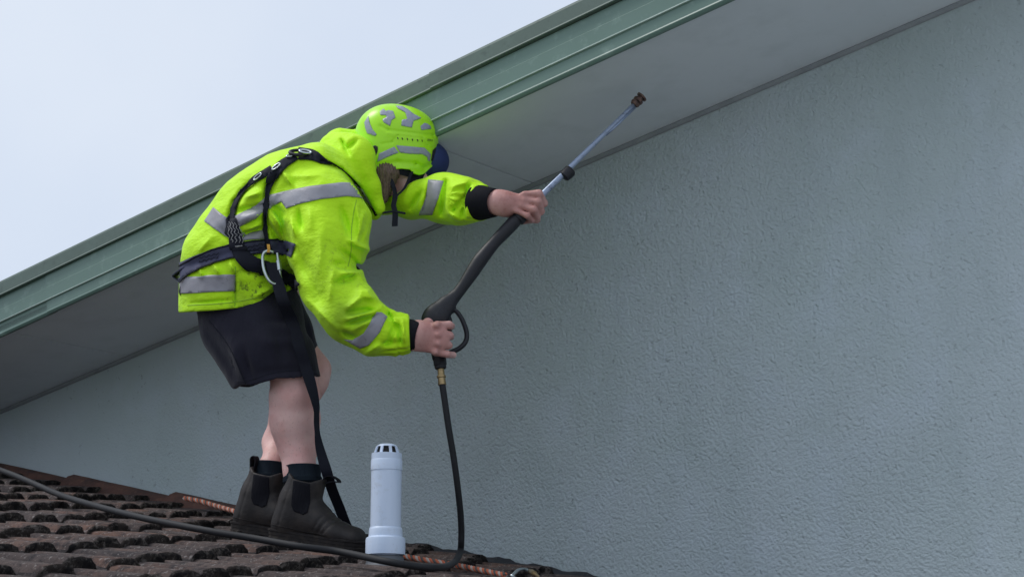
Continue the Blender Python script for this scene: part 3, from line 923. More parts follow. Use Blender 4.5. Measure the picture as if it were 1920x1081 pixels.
print('jacket verts', len(JV), 'into eaves', int(((wd < OVER + .02) & above).sum()))
JB = bvh_of(JV, JQ)

# ---- where the boots stand
TILE_TOP = 0.010
heel = on_roof(507, 1012, TILE_TOP); toe_ = on_roof(700, 1042, TILE_TOP)
far_heel = on_roof(437, 998, TILE_TOP)
NA = (heel[1] * .7 + toe_[1] * .3) - Y0 + .02
FA = far_heel[1] - Y0 - .01
print('ankle depth', NA, FA, heel, toe_)
LSL = 0.06
# ---- body: one continuous figure under the clothes
NEARLEG = [(J(470, 575, -.08), .095), (J(550, 700, -.10), R(40)), (J(553, 738, -.09), R(41)), (J(554, 785, -.06), R(42.5)), (J(558, 835, -.04), R(35)), (J(562, 880, NA), R(28)), (J(566, 940, NA), R(25)), (J(580, 985, NA), R(22))]
FARLEG = [(J(500, 580, .10), .095), (J(583, 692, .10), R(33)), (J(575, 720, .11), R(33)), (J(545, 775, .15), R(37)), (J(522, 830, .18), R(28)), (J(511, 875, FA), R(22)), (J(503, 930, FA), R(22)), (J(515, 970, FA), R(20))]
LANCE = lambda u: -.27 + (u - 825) / (1205 - 825) * LSL       # depth of the lance at photo column u
def hand_near(p):
    z = -.335
    d = ell(p, J(740, 627, -.33), J(785, 629, z), R(18), R(21))
    pal = ell(p, J(788, 629, z), J(814, 633, z), R(25), R(28), .022, .018)
    d = smin(d, pal, .02)
    F = [((820, 610), (842, 609), (846, 611), 8.3), ((823, 628), (842, 628.5), (845, 630), 8.4), ((822, 645), (840, 646.5), (842, 647), 7.9), ((817, 660), (838, 663.5), (850, 665), 6.6)]
    for i, (a, b, c, r) in enumerate(F):
        k = J(a[0], a[1], z + .002); m_ = J(b[0], b[1], z + .012); t_ = J(c[0], c[1], z + .05); e_ = J(c[0] - 16, c[1] + 1, z + .085)
        f = smin(ell(p, k, m_, R(r), R(r * .95)), ell(p, m_, t_, R(r * .95), R(r * .85)), .004)
        f = smin(f, ell(p, t_, e_, R(r * .85), R(r * .75)), .004)
        f = smin(f, ell(p, k, k + np.array([0, -.004, 0]), R(r * .9), R(r * .9)), .006)
        d = smin(d, f, .0022)
        d = smin(d, ell(p, J(a[0] - 1, a[1], z - .016), J(a[0] - 3, a[1], z - .014), R(5.0), R(4.5)), .010)
    th = smin(ell(p, J(798, 612, z + .03), J(812, 600, z + .07), R(11), R(10)), ell(p, J(812, 600, z + .07), J(836, 604, z + .10), R(9.5), R(8)), .006)
    return smin(d, th, .012)
def hand_far(p):
    z = LANCE(985) - .012
    d = ell(p, J(880, 379, -.19), J(935, 379, z + .01), R(17), R(20))
    d = smin(d, ell(p, J(935, 380, z + .01), J(948, 382, z + .004), R(20), R(22)), .02)
    pal = ell(p, J(945, 382, z), J(982, 379, z - .008), R(21), R(20), .020, .019)
    d = smin(d, pal, .02)
    F = [((984, 364), (1010, 363), (1020, 381), 7.2), ((984, 375), (1008, 379), (1014, 396), 7.4), ((978, 386), (1000, 393), (1006, 406), 7.2), ((968, 395), (988, 404), (996, 412), 6.4)]
    for i, (a, b, c, r) in enumerate(F):
        k = J(a[0], a[1], z - .012); m_ = J(b[0], b[1], z - .022); t_ = J(c[0], c[1], z + .012); e_ = J(c[0] - 14, c[1] + 4, z + .04)
        f = smin(ell(p, k, m_, R(r), R(r * .95)), ell(p, m_, t_, R(r * .95), R(r * .85)), .004)
        f = smin(f, ell(p, t_, e_, R(r * .85), R(r * .75)), .004)
        d = smin(d, f, .002)
        d = smin(d, ell(p, J(a[0] - 1, a[1], z - .018), J(a[0] - 4, a[1], z - .016), R(5.0), R(4.5)), .010)
    th = smin(ell(p, J(950, 392, z + .015), J(975, 408, z + .045), R(13), R(10)), ell(p, J(975, 408, z + .045), J(1006, 412, z + .03), R(9.5), R(7)), .006)
    return smin(d, th, .014)
def body_fn(p):
    zc_ = J(520, 520)[2]
    low = p[:, 2] < zc_ + .1
    up = (p[:, 2] > zc_ - .1) | (p[:, 0] > J(585, 600)[0])
    d = np.full(len(p), 1.0)
    if low.any(): d[low] = legs_fn(p[low])
    if up.any(): d[up] = smin(d[up], upper_fn(p[up]), .04)
    return d + .0022 * wob(p, 34, 3, 4)
def legs_fn(p):
    d = chain(p, NEARLEG, .018)
    # knee cap and calf
    d = smin(d, ell(p, J(580, 722, -.11), J(584, 740, -.11), R(13), R(11)), .03)
    d = smin(d, ell(p, J(543, 750, -.07), J(545, 800, -.055), R(30), R(27)), .05)
    f = chain(p, FARLEG, .03)
    f = smin(f, ell(p, J(598, 692, .09), J(597, 715, .09), R(17), R(15)), .03)
    d = smin(d, f, .004)
    return smin(d, chain(p, [(J(480, 560, 0), .13, .15), (J(490, 470, -.02), .12, .14)], .05), .05)
def upper_fn(p):
    d = chain(p, [(J(480, 560, 0), .13, .15), (J(490, 470, -.02), .12, .14), (J(560, 380, -.04), .11, .15), (J(640, 350, -.02), .09, .12)], .05)
    # neck, skull, jaw, nose, ear
    d = smin(d, ell(p, J(650, 360, 0), J(712, 325, 0), .062, .060), .03)
    head = ell(p, J(738, 272, 0), J(745, 285, 0), .098, .095)
    head = smin(head, ell(p, J(745, 310, 0), J(764, 340, -.005), .072, .044), .04)
    head = smin(head, ell(p, J(764, 344, -.005), J(752, 352, 0), .030, .028), .02)      # chin
    head = smin(head, ell(p, J(782, 318, -.003), J(793, 332, -.003), .012, .014), .014)  # nose
    head = smin(head, ell(p, J(780, 345, -.003), J(773, 350, -.003), .014, .012), .010)  # lips
    head = np.maximum(head, -(ell(p, J(781, 314, -.045), J(784, 314, -.03), .010, .010)))  # eye socket
    head = smin(head, ell(p, J(728, 318, -.082), J(726, 334, -.078), .014, .010), .010)   # ear
    d = smin(d, head, .03)
    arm = chain(p, [(J(605, 375, -.13), .05), (J(622, 520, -.29), .040), (J(662, 592, -.335), .036), (J(705, 620, -.335), .034), (J(742, 627, -.33), R(18))], .03)
    d = smin(d, arm, .03)
    arm = chain(p, [(J(680, 355, .06), .055), (J(770, 370, .01), .036), (J(835, 373, -.09), .032), (J(882, 379, -.19), R(17))], .03)
    d = smin(d, arm, .03)
    for fn_, c_ in ((hand_near, J(805, 630, -.30)), (hand_far, J(955, 385, -.24))):
        m_ = np.nonzero(((p - c_) ** 2).sum(1) < .17 ** 2)[0]
        if len(m_): d[m_] = smin(d[m_], fn_(p[m_]), .012)
    return d
BV, BQ = implicit(body_fn, (-1.0, 5.45, CAM[2] + .55), (0.16, 6.32, CAM[2] + 2.12), .0036)
body = tri_obj('body', BV, BQ, 'skin', person)
print('body verts', len(BV))
BB = bvh_of(BV, BQ)

# ---- hair at the nape and cheek, under the helmet
def hair_fn(p):
    d = ell(p, J(722, 300, -.02), J(705, 350, -.015), .085, .055)
    d = smin(d, ell(p, J(727, 326, -.078), J(716, 374, -.068), .040, .020), .02)
    d = np.maximum(d, -ell(p, J(770, 300, 0), J(790, 360, 0), .085, .08))
    u, v = proj(p)
    return d + .003 * np.sin(u * 1.1 + 3 * np.sin(v * .03)) + .002 * wob(p, 60, 6)
HV_, HQ_ = implicit(hair_fn, (-.62, 5.85, CAM[2] + 1.45), (-.25, 6.15, CAM[2] + 1.95), .004)
tri_obj('hair', HV_, HQ_, 'hair', person)

# ---- dark patch over the chin
patch('chin_patch', [(776, 320), (797, 324), (790, 338), (776, 354), (768, 368), (748, 368), (752, 358), (764, 348)], [BB], 'shorts', person, .003, .002, 4)
# ---- shorts
NHEM = ((440, 726), (470, 722), (520, 706), (560, 707), (597, 703))
FHEM = ((480, 700), (560, 690), (600, 667))
def shorts_fn(p):
    u, v = proj(p)
    near = [(J(462, 560, -.015), R(93), .125), (J(473, 600, -.045), R(90), .142), (J(503, 660, -.09), R(79), .124), (J(526, 735, -.10), R(75), .116)]
    far = [(J(490, 570, .06), R(78), .13), (J(520, 620, .09), R(62), .115), (J(552, 690, .11), R(54), .105)]
    h1 = np.interp(u, [q[0] for q in NHEM], [q[1] for q in NHEM]) + 3.0 * np.sin(p[:, 1] * 60)
    h2 = np.interp(u, [q[0] for q in FHEM], [q[1] for q in FHEM])
    def leg(ch, hem, s): return chain(p, ch, .04) + s - fold
    fold = np.zeros(len(p))
    for s, w, hgt in ((((400, 600), (480, 690)), 14, 3), (((385, 610), (450, 715)), 10, -3), (((470, 590), (540, 690)), 14, 4), (((430, 640), (458, 715)), 7, 5), (((455, 650), (475, 718)), 6, -5),
                      (((500, 600), (560, 605)), 8, -4), (((500, 640), (565, 640)), 9, 3), (((570, 600), (580, 650)), 8, -4), (((480, 700), (585, 690)), 8, -3), (((520, 620), (530, 700)), 10, -3)):
        q, t = seg2(u, v, s); fold += hgt * np.exp(-(q / w) ** 2) * np.sin(np.pi * np.clip(t * .85 + .1, 0, 1))
    fold = 1.3 * fold / 562.0 + .007 * crease(p, 14, 4) + .0035 * crease(p, 30, 5)
    a = np.maximum(leg(near, h1, 0), (v - h1) / 562.0)
    a = np.maximum(a, -np.maximum(leg(near, h1, .013), (h1 - 75 - v) / 562.0))
    b = np.maximum(leg(far, h2, 0), (v - h2) / 562.0)
    b = np.maximum(b, -np.maximum(leg(far, h2, .013), (h2 - 50 - v) / 562.0))
    d = smin(a, b, .010)
    return d
SV, SQ = implicit(shorts_fn, (-1.12, 5.65, CAM[2] + .95), (-.42, 6.3, CAM[2] + 1.45), .005)
tri_obj('shorts', SV, SQ, 'shorts', person)
SB = bvh_of(SV, SQ)
patch('hem_seam', poly_strip([(443, 716), (470, 712), (520, 697), (590, 693)], 1.2), [SB], 'webbing', person, .0006, .0006, 3)
patch('pocket_seam', poly_strip([(392, 600), (430, 650), (462, 722)], 1.6), [SB], 'webbing', person, .0006, .0006, 3)

# ---- reflective tape sewn to the jacket
jp = lambda name, poly, mat, lift=.0022, th=.0012, step=4.0: patch(name, poly, [JB], mat, jacket, lift, th, step)
jp('reflective_tape', [(503, 367), (530, 360), (580, 350), (640, 343), (664, 344), (680, 354), (694, 378), (702, 394), (692, 384), (676, 371), (650, 368), (600, 374), (560, 383), (538, 391), (528, 378), (505, 390)], 'reflective_tape')
jp('reflective_tape', [(498, 369), (508, 367), (508, 392), (500, 390), (480, 408), (455, 422), (432, 432), (436, 449), (420, 442), (384, 415), (401, 389), (428, 411), (445, 404), (470, 392)], 'reflective_tape')
jp('reflective_tape', [(455, 446), (470, 436), (492, 432), (498, 447), (470, 449), (450, 452)], 'reflective_tape')
jp('reflective_tape', [(338, 522), (352, 519), (372, 518), (400, 515), (441, 514), (441, 545), (400, 547), (370, 549), (347, 550), (338, 550)], 'reflective_tape')
jp('reflective_tape', [(706, 584), (714, 585), (725, 594), (712, 622), (692, 646), (676, 652), (645, 635), (662, 637), (682, 624)], 'reflective_tape')
jp('reflective_tape', [(804, 337), (831, 340), (822, 372), (811, 402), (786, 402), (797, 372)], 'reflective_tape')
# seams, zip edge and draw cord
jp('collar_edge', poly_strip([(600, 298), (622, 305), (650, 325), (675, 352), (690, 378), (706, 404)], [1.5, 2.5, 3.0, 3.5, 5.0, 4.5]), 'webbing', .0012, .001, 3)
jp('pocket_edge', poly_strip([(441, 500), (441, 540), (440, 574)], 1.5), 'hood_lining', .001, .0006, 3)
jp('hem_seam', poly_strip([(352, 572), (400, 570), (440, 566), (500, 554)], 1.4), 'hood_lining', .001, .0006, 3)
jp('sleeve_seam', poly_strip([(668, 375), (660, 420), (658, 470), (652, 500)], 1.2), 'hood_lining', .001, .0006, 3)
tube('draw_cord', catmull([J(661, 285, -.16), J(661, 292, -.168), J(663, 300, -.165)], 5), .0055, 'cord_yellow', jacket, 8)
# knitted inner cuffs
for S, wr, nm in ((NEAR_SLEEVE, (781, 630), 0), (FAR_SLEEVE, (925, 380), 1)):
    a = S[-1][0]; b = J(*wr, -.335 if nm == 0 else -.245)
    ax = (b - a) / np.linalg.norm(b - a)
    r_a, r_b = ((.050, .0455), (.057, .046))[nm]
    lathe('inner_cuff', a - ax * .03, ax, [(0, .034), (.02, r_a), (.04, r_a), (np.linalg.norm(b - a) + .034, r_b), (np.linalg.norm(b - a) + .037, r_b - .003), (np.linalg.norm(b - a) + .03, .033)], 'elastic', jacket, 28, (False, False))

# ---- fall-arrest harness
harness = bpy.data.objects.new('harness', None); col.objects.link(harness); harness.location = (0, 0, 0)
harness.parent = person; harness.matrix_parent_inverse = Matrix.Translation(-Vector(person.location))
both = [JB, SB]
def strap(name, path, w, mat='webbing', lift=.0045, th=.0025, step=5.0):
    return patch(name, poly_strip(path, w), both, mat, harness, lift, th, step, maxjump=.09)
belt = strap('waist_belt', [(331, 516), (350, 502), (390, 484), (440, 470), (490, 462), (530, 463), (552, 470)], 27, 'webbing_grey', .004)
strap('belt_edge', [(335, 503), (352, 490), (390, 471), (440, 457.5), (490, 449.5), (535, 450)], 2.6, 'webbing', .0075, .001, 3)
strap('belt_edge', [(340, 530), (354, 516), (392, 498), (440, 484), (492, 475.5), (530, 478)], 2.6, 'webbing', .0075, .001, 3)
strap('shoulder_strap', [(556, 296), (532, 310), (516, 328), (503, 352), (499, 385), (497, 420), (500, 450), (506, 478)], [12, 17, 20, 16, 13, 13, 12, 13], 'webbing', .006)
strap('shoulder_strap', [(512, 318), (480, 338), (458, 356), (444, 376), (436, 400), (432, 416)], [12, 12, 12, 13, 15, 20], 'webbing', .006)
strap('label_tab', [(435, 412), (439, 436), (446, 464)], [24, 27, 28], 'webbing', .0075)
strap('thigh_strap', [(449, 462), (455, 482), (474, 495), (505, 505), (540, 522), (560, 540)], [27, 28, 26, 26, 24, 20], 'webbing', .0085)
strap('neck_strap', [(560, 290), (585, 292), (604, 301), (622, 308)], [22, 20, 15, 6], 'webbing', .004)
strap('sewn_line', [(444, 461.5), (455, 458.5)], 2.0, 'stitching', .0115, .0006, 2)
for k in range(5):
    x0 = 431 + k * 5
    pts = [(x0 + .7 * i + (1.2 if i % 2 else -1.2), 418 + i * 4.6) for i in range(9)]
    strap('stitch_row', pts, .9, 'stitching', .0112, .0005, 1.6)
for cx, cy in ((392, 484), (475, 465)):
    for k in range(3):
        pts = [(cx - 16 + 4.5 * i, cy - 6 + k * 6 + (1.3 if i % 2 else -1.3) - .24 * (4.5 * i - 16)) for i in range(9)]
        strap('stitch_row', pts, .8, 'webbing', .0085, .0005, 1.8)
# loose tail of the belt behind the back
bk = [J(350, 500, -.12), J(331, 513, -.09), J(329, 519, -.06), J(343, 531, -.10), J(341, 546, -.10), J(345, 558, -.08)]
ribbon('belt_tail', catmull(bk, 6), np.array([0.25, 1.0, 0.25]), .042, .003, 'webbing_grey', harness)
# dorsal ring and slides
def hitpt(u, v, lift, b=None):
    h = (b or JB).ray_cast(Vector(CAM), Vector(ray(u, v)).normalized())
    if h[0] is None: return J(u, v, -.1), np.array([0, -1.0, 0])
    n = np.array(h[1]); n *= -np.sign(n @ (np.array(h[0]) - CAM))
    return np.array(h[0]) + n * lift, n
def ring(name, u, v, rx, ry, ang, rad, mat, lift=.012, tilt=None):
    c0, n = hitpt(u, v, lift)
    n = n if tilt is None else np.asarray(tilt, float) / np.linalg.norm(tilt)
    x = np.array([math.cos(ang), 0, -math.sin(ang)]); x -= (x @ n) * n; x /= np.linalg.norm(x); y = np.cross(n, x)
    a = np.linspace(0, 2 * np.pi, 33)
    path = [c0 + x * rx * math.cos(t) + y * ry * math.sin(t) for t in a]
    return tube(name, path, rad, mat, harness, 8)
ring('dorsal_ring', 576, 290, .019, .009, .3, .0036, 'buckle_steel', .016, (.1, -.7, .7))
ring('slide_buckle', 563, 291, .030, .016, .1, .006, 'black_plastic', .012, (0, -.7, .7))
ring('slide_buckle', 545, 297, .012, .006, -.5, .0022, 'buckle_steel', .013)
ring('slide_buckle', 521, 316, .016, .006, -.6, .0022, 'buckle_steel', .013)
ring('slide_buckle', 487, 334, .016, .006, -.5, .0022, 'buckle_steel', .012)
p0, n0 = hitpt(500, 462, .012)
ribbon('amber_tag', [J(503, 458, -.295), J(504, 466, -.30), J(503, 473, -.298)], np.array([1, .2, 0]), .009, .002, 'amber_tag', harness)
# strap hanging at the chest and the chin
ribbon('chest_strap', catmull([J(662, 500, -.16), J(670, 508, -.16), J(675, 520, -.16), J(677, 536, -.15)], 5), np.array([1.0, .3, .5]), .022, .003, 'webbing', harness)

# ---- carabiner hanging from the belt
def carabiner(name, pts, rad, label, sleeve, group=None):
    base = empty(name, pts[0], label, 'carabiner', group)
    path = catmull(pts, 6)
    tube('frame', path, rad, 'buckle_steel', base, 10)
    a, b = sleeve
    ax = b - a; ln = np.linalg.norm(ax)
    lathe('gate', a, ax, [(0, rad * .8), (ln * .25, rad * .85), (ln * .27, rad * 1.5), (ln * .62, rad * 1.5), (ln * .64, rad * .9), (ln * .95, rad * .8), (ln, rad * .3)], 'buckle_steel', base, 14)
    return base
_z = [hitpt(u, v, 0)[0][1] - Y0 for u, v in ((495, 480), (505, 500), (520, 520))]
zc = min(_z) - .022
carabiner('carabiner', [J(513, 473, zc + .004), J(501, 470, zc - .002), J(493, 478, zc - .006), J(494, 500, zc - .01), J(500, 518, zc - .01), J(508, 529, zc - .008), J(518, 532, zc - .002), J(526, 525, zc)],
          .0055, 'silver screw-gate carabiner hanging from the harness belt', (J(520, 474, zc), J(527, 526, zc)))

# ---- boots and socks
BSC = 1.06
def boot_frame(heel, toe):
    f = toe - heel; L_ = np.linalg.norm(f); f = f / L_
    n = RN - (RN @ f) * f; n /= np.linalg.norm(n)
    s = np.cross(n, f)
    f, s, n = f * BSC, s * BSC, n * BSC
    return Matrix([[f[0], s[0], n[0], heel[0]], [f[1], s[1], n[1], heel[1]], [f[2], s[2], n[2], heel[2]], [0, 0, 0, 1]]), L_
BM, BL = boot_frame(heel, toe_)
print('boot length', BL)
def boot_fn(p):
    d = ell(p, (.085, 0, .10), (.093, 0, .225), .052, .062, .046, .046)
    d = smin(d, ell(p, (.045, 0, .05), (.062, 0, .12), .046, .048, .040, .044), .03)
    d = smin(d, ell(p, (.07, 0, .06), (.15, 0, .075), .05, .045, .042, .044), .03)
    d = smin(d, ell(p, (.14, 0, .075), (.21, 0, .05), .046, .036, .043, .048), .03)
    d = smin(d, ell(p, (.21, 0, .050), (.27, 0, .044), .036, .033, .049, .045), .02)
    d = smax(d, .024 - p[:, 2], .006)
    topl = np.interp(p[:, 0], [.0, .04, .07, .12, .15, .2], [.215, .208, .190, .186, .205, .212])
    d = smax(d, p[:, 2] - topl, .004)
    d = np.maximum(d, -np.maximum(ell(p, (.088, 0, .10), (.096, 0, .26), .042, .052, .036, .037), .13 - p[:, 2]))
    # creases over the instep, seams at heel
    for x0, z0, sl in ((.170, .085, -.5), (.188, .078, -.6), (.205, .07, -.7)):
        q = np.abs((p[:, 0] - x0) + sl * (p[:, 2] - z0)); d = d + .003 * np.exp(-(q / .004) ** 2) * (p[:, 2] > .045) * (p[:, 0] > .13)
    d = d + .0022 * np.exp(-((p[:, 0] - .052 - .18 * (p[:, 2] - .12)) / .0025) ** 2)
    d = d + .0014 * wob(p, 60, 3) + .0016 * wob(p, 28, 8)
    return d
bv, bq = implicit(boot_fn, (-.02, -.075, 0), (.34, .075, .24), .0038)
def boot_parts(name, mtx, label=None):
    o = tri_obj(name, bv, bq, 'boot_leather')
    o.parent = person; o.matrix_parent_inverse = Matrix.Translation(-Vector(person.location)); o.matrix_basis = mtx
    return o
def sub(o, parent):
    o.parent = parent; o.matrix_parent_inverse = Matrix.Identity(4); return o
near_boot = boot_parts('boot', BM)
# sole
outline = []
for x, w in ((-.004, .0), (.0, .020), (.012, .033), (.04, .040), (.08, .041), (.12, .040), (.17, .044), (.22, .051), (.26, .048), (.29, .036), (.306, .020), (.312, 0)):
    outline.append((x, w))
ol = [(x, -w) for x, w in outline] + [(x, w) for x, w in outline[-2:0:-1]]
n = len(ol)
V, F = [], []
for z, s in ((.0, .97), (.012, 1.0), (.013, .985), (.019, .985), (.020, 1.0), (.029, 1.005), (.031, 1.03), (.036, 1.03), (.037, .96)):
    for x, y in ol:
        zz = z
        if .095 < x < .135 and z < .01: zz = z + .010   # waist between heel and forepart
        V.append((.15 + (x - .15) * s, y * s, zz + (.006 * max(0, x - .25) / .06 if z < .02 else .003 * max(0, x - .25) / .06)))
k_ = len(V) // n
for i in range(k_ - 1):
    for e in range(n): F.append((i * n + e, i * n + (e + 1) % n, (i + 1) * n + (e + 1) % n, (i + 1) * n + e))
F += [tuple(range(n))[::-1], tuple(range((k_ - 1) * n, k_ * n))]
so = sub(mesh_obj('sole', V, F, 'boot_sole', None, smooth=False, bevel=.001), near_boot)
# elastic side panels, laid on the leather from each side
bbv = bvh_of(bv, bq)
def side_patch(name, poly, mat, sgn, lift=.0015, step=.006):
    poly = np.array(poly, float); out = []
    for a, b in zip(poly, np.roll(poly, -1, 0)):
        k = max(1, int(np.hypot(*(b - a)) / step)); out += [a + (b - a) * i / k for i in range(k)]
    pts = [Vector(q) for q in out]; nb = len(pts)
    lo, hi = poly.min(0), poly.max(0)
    for x in np.arange(lo[0] + step / 2, hi[0], step):
        for y in np.arange(lo[1] + step / 2, hi[1], step): pts.append(Vector((x, y)))
    vv, _, ff, *_r = delaunay_2d_cdt(pts, [], [list(range(nb))], 1, 1e-6)
    V, ok = [], []
    for q in vv:
        h = bbv.ray_cast(Vector((q[0], sgn * .3, q[1])), Vector((0, -sgn, 0)))
        if h[0] is None or h[0].y * sgn < -.005: V.append((0, 0, 0)); ok.append(False)
        else: V.append(tuple(h[0] + Vector((0, sgn * lift, 0)))); ok.append(True)
    F = [f if sgn < 0 else f[::-1] for f in ff if all(ok[i] for i in f)]
    used = sorted({i for f in F for i in f}); mp = {i: k for k, i in enumerate(used)}
    return sub(mesh_obj(name, [V[i] for i in used], [[mp[i] for i in f] for f in F], mat, None, solid=.0008), near_boot)
gus = [(.068, .188), (.122, .184), (.128, .13), (.130, .10), (.118, .092), (.088, .098), (.078, .115), (.074, .15)]
parts = [so, side_patch('elastic_gusset', gus, 'elastic', -1), side_patch('elastic_gusset', gus, 'elastic', 1)]
parts.append(side_patch('welt_seam', [(.01, .048), (.06, .046), (.12, .042), (.2, .040), (.2, .0425), (.12, .0445), (.06, .0485), (.01, .0505)], 'boot_sole', -1, .001))
def loop(name, pts, w): 
    return sub(ribbon(name, catmull(np.array(pts), 6), np.array([0, 1.0, 0]), w, .0035, 'elastic'), near_boot)
parts.append(loop('pull_tab', [(.036, 0, .180), (.033, 0, .208), (.030, 0, .232), (.041, 0, .239), (.048, 0, .222), (.044, 0, .195)], .024))
parts.append(loop('pull_tab', [(.146, 0, .178), (.150, 0, .205), (.166, 0, .214), (.187, 0, .209), (.196, 0, .200), (.178, 0, .199), (.156, 0, .191)], .024))
FM = Matrix.Translation(Vector(far_heel)) @ Matrix.Translation(-Vector(heel)) @ BM @ Matrix.Rotation(math.radians(-4), 4, 'Z')
far_boot = near_boot.copy(); col.objects.link(far_boot)
far_boot.parent = person; far_boot.matrix_parent_inverse = near_boot.matrix_parent_inverse.copy(); far_boot.matrix_basis = FM
for q in parts:
    c2 = q.copy(); col.objects.link(c2); c2.parent = far_boot
# socks
def sock(a, b, r0, r1, parent):
    ax = b - a; ln = np.linalg.norm(ax)
    lathe('sock', a, ax, [(0, r0), (ln * .45, r0 * 1.0), (ln * .50, r0 * 1.12), (ln * .62, r0 * 1.14), (ln * .68, (r0 + r1) / 2 * 1.02), (ln * .94, r1), (ln * .97, r1 * 1.01), (ln, r1 * .96)], 'sock', parent, 36, (False, False))
sock(J(567, 935, NA), J(567, 872, NA), R(31), R(34), person)
sock(J(503, 932, FA), J(510, 866, FA), R(28), R(30), person)

# ---- helmet
HC = J(743, 263, 0)
yaw = math.radians(8); tilt = math.radians(7)
hx = np.array([math.cos(yaw) * math.cos(tilt), math.sin(yaw) * math.cos(tilt), -math.sin(tilt)])
hy = np.array([-math.sin(yaw), math.cos(yaw), 0])
hz = np.cross(hx, hy)
def hl(p):
    q = p - HC
    return np.stack([q @ hx, q @ hy, q @ hz], 1)
RIM = np.array([(640, 270), (664, 285), (675, 303), (692, 319), (710, 326), (722, 325), (735, 319), (752, 316.5), (768, 318), (776, 326), (786, 329), (796, 326), (806, 316), (818, 306), (823, 292), (840, 280)], float)
def helmet_fn(p):
    u, v = proj(p)
    q = hl(p)
    a = np.array([.1405, .118, .118])
    e = np.stack([q[:, 0] / .1405, q[:, 1] / .118, np.where(q[:, 2] > 0, q[:, 2] / .118, q[:, 2] / .21)], 1)
    k = (np.abs(e) ** 2.25).sum(1) ** (1 / 2.25)
    d = (k - 1) * .118
    inn = (k - .925) * .118
    # side relief: a raised brow ridge and a sunk panel
    front = (p[:, 1] < HC[1])
    for s, w, hgt in ((((713, 236), (728, 244)), 2.5, -1.8), (((728, 244), (812, 254)), 2.5, -2.0), (((812, 254), (822, 275)), 2.5, -1.6), (((735, 267), (746, 254)), 2, -1.3), (((746, 254), (792, 259)), 2, -1.3),
                      (((792, 259), (801, 273)), 2, -1.3), (((801, 273), (818, 278)), 2, -1.3), (((716, 270), (735, 267)), 2.5, -1.3), (((728, 250), (812, 262)), 6, 1.2), (((710, 310), (745, 304)), 5, -1.6), (((745, 304), (780, 307)), 5, -1.6), (((780, 307), (795, 314)), 4, -1.4), (((795, 314), (815, 303)), 4, -1.2)):
        g_, t_ = seg2(u, v, s); d = d - hgt / 562.0 * np.exp(-(g_ / w) ** 2) * front
    rim = np.interp(u, RIM[:, 0], RIM[:, 1])
    cut = (v - rim) / 562.0
    lip = -.0035 * np.exp(-(cut / .006) ** 2)
    d = np.maximum(d + lip, -inn)
    return smax(d, cut, .003)
hv_, hq_ = implicit(helmet_fn, HC - np.array([.17, .15, .16]), HC + np.array([.17, .15, .14]), .0032)
helmet = tri_obj('helmet', hv_, hq_, 'helmet_shell', person)
HB = bvh_of(hv_, hq_)
zp = lambda pts: [(640 + x / 5.146, 180 + y / 5.146) for x, y in pts]
hp = lambda name, pts, mat, lift=.001, th=.0008, step=3.0: patch(name, zp(pts), [HB], mat, helmet, lift, th, step)
hp('reflective_sticker', [(225, 255), (262, 195), (275, 260), (300, 320), (342, 372), (325, 388), (250, 362), (232, 310)], 'helmet_sticker')
hp('reflective_sticker', [(372, 152), (408, 125), (430, 148), (455, 140), (500, 148), (522, 212), (485, 235), (470, 290), (410, 258), (398, 228), (440, 205), (428, 186), (378, 186)], 'helmet_sticker')
hp('reflective_sticker', [(525, 97), (585, 100), (640, 130), (700, 178), (770, 212), (735, 230), (695, 240), (680, 306), (578, 288), (584, 232), (636, 222), (616, 160), (545, 122)], 'helmet_sticker')
hp('reflective_sticker', [(762, 292), (800, 262), (830, 270), (856, 290), (866, 318), (770, 330)], 'helmet_sticker')
hp('reflective_band', [(365, 556), (510, 490), (552, 546), (440, 590), (345, 636)], 'helmet_sticker')
hp('reflective_band', [(530, 476), (690, 490), (800, 500), (860, 560), (852, 630), (830, 622), (830, 592), (780, 562), (660, 558), (564, 546)], 'helmet_sticker')
hp('ear_slot', [(238, 545), (288, 487), (330, 478), (352, 490), (352, 530), (312, 626), (290, 612)], 'black_plastic', .0012, .001)
hp('ear_slot', [(880, 522), (903, 498), (915, 520), (912, 590), (885, 632), (862, 622)], 'black_plastic', .0012, .001)
for x, y in ((545, 410), (588, 414), (637, 418), (685, 424), (735, 430), (778, 434)):
    w_ = 7 if x < 770 else 5
    hp('vent_slot', [(x - w_, y - 9), (x, y - 13), (x + w_, y + 2), (x + 3, y + 13), (x - 3, y + 2)], 'black_plastic', .0009, .0006, 1.5)
# lettering on the shell
tcv = bpy.data.curves.new('letters', 'FONT'); tcv.body = 'ZERO'; tcv.size = 1.0; tcv.align_x = 'CENTER'; tcv.align_y = 'CENTER'
tob = bpy.data.objects.new('letters', tcv); col.objects.link(tob)
tme = bpy.data.meshes.new_from_object(tob.evaluated_get(bpy.context.evaluated_depsgraph_get()))
bpy.data.objects.remove(tob)
tv = np.array([v.co[:] for v in tme.vertices]); sc_ = 54 / np.ptp(tv[:, 0])
ca, sa = math.cos(.12), math.sin(.12)
lv = []
for v in tv:
    x, y = v[0] * sc_, -v[1] * sc_ * 1.25
    px, py = zp([(852 + x * ca - y * sa, 428 + x * sa + y * ca)])[0]
    q, n_ = hitpt(px, py, .0016, HB); lv.append(q)
mesh_obj('lettering', lv, [list(f.vertices) for f in tme.polygons], 'black_plastic', helmet, smooth=False)
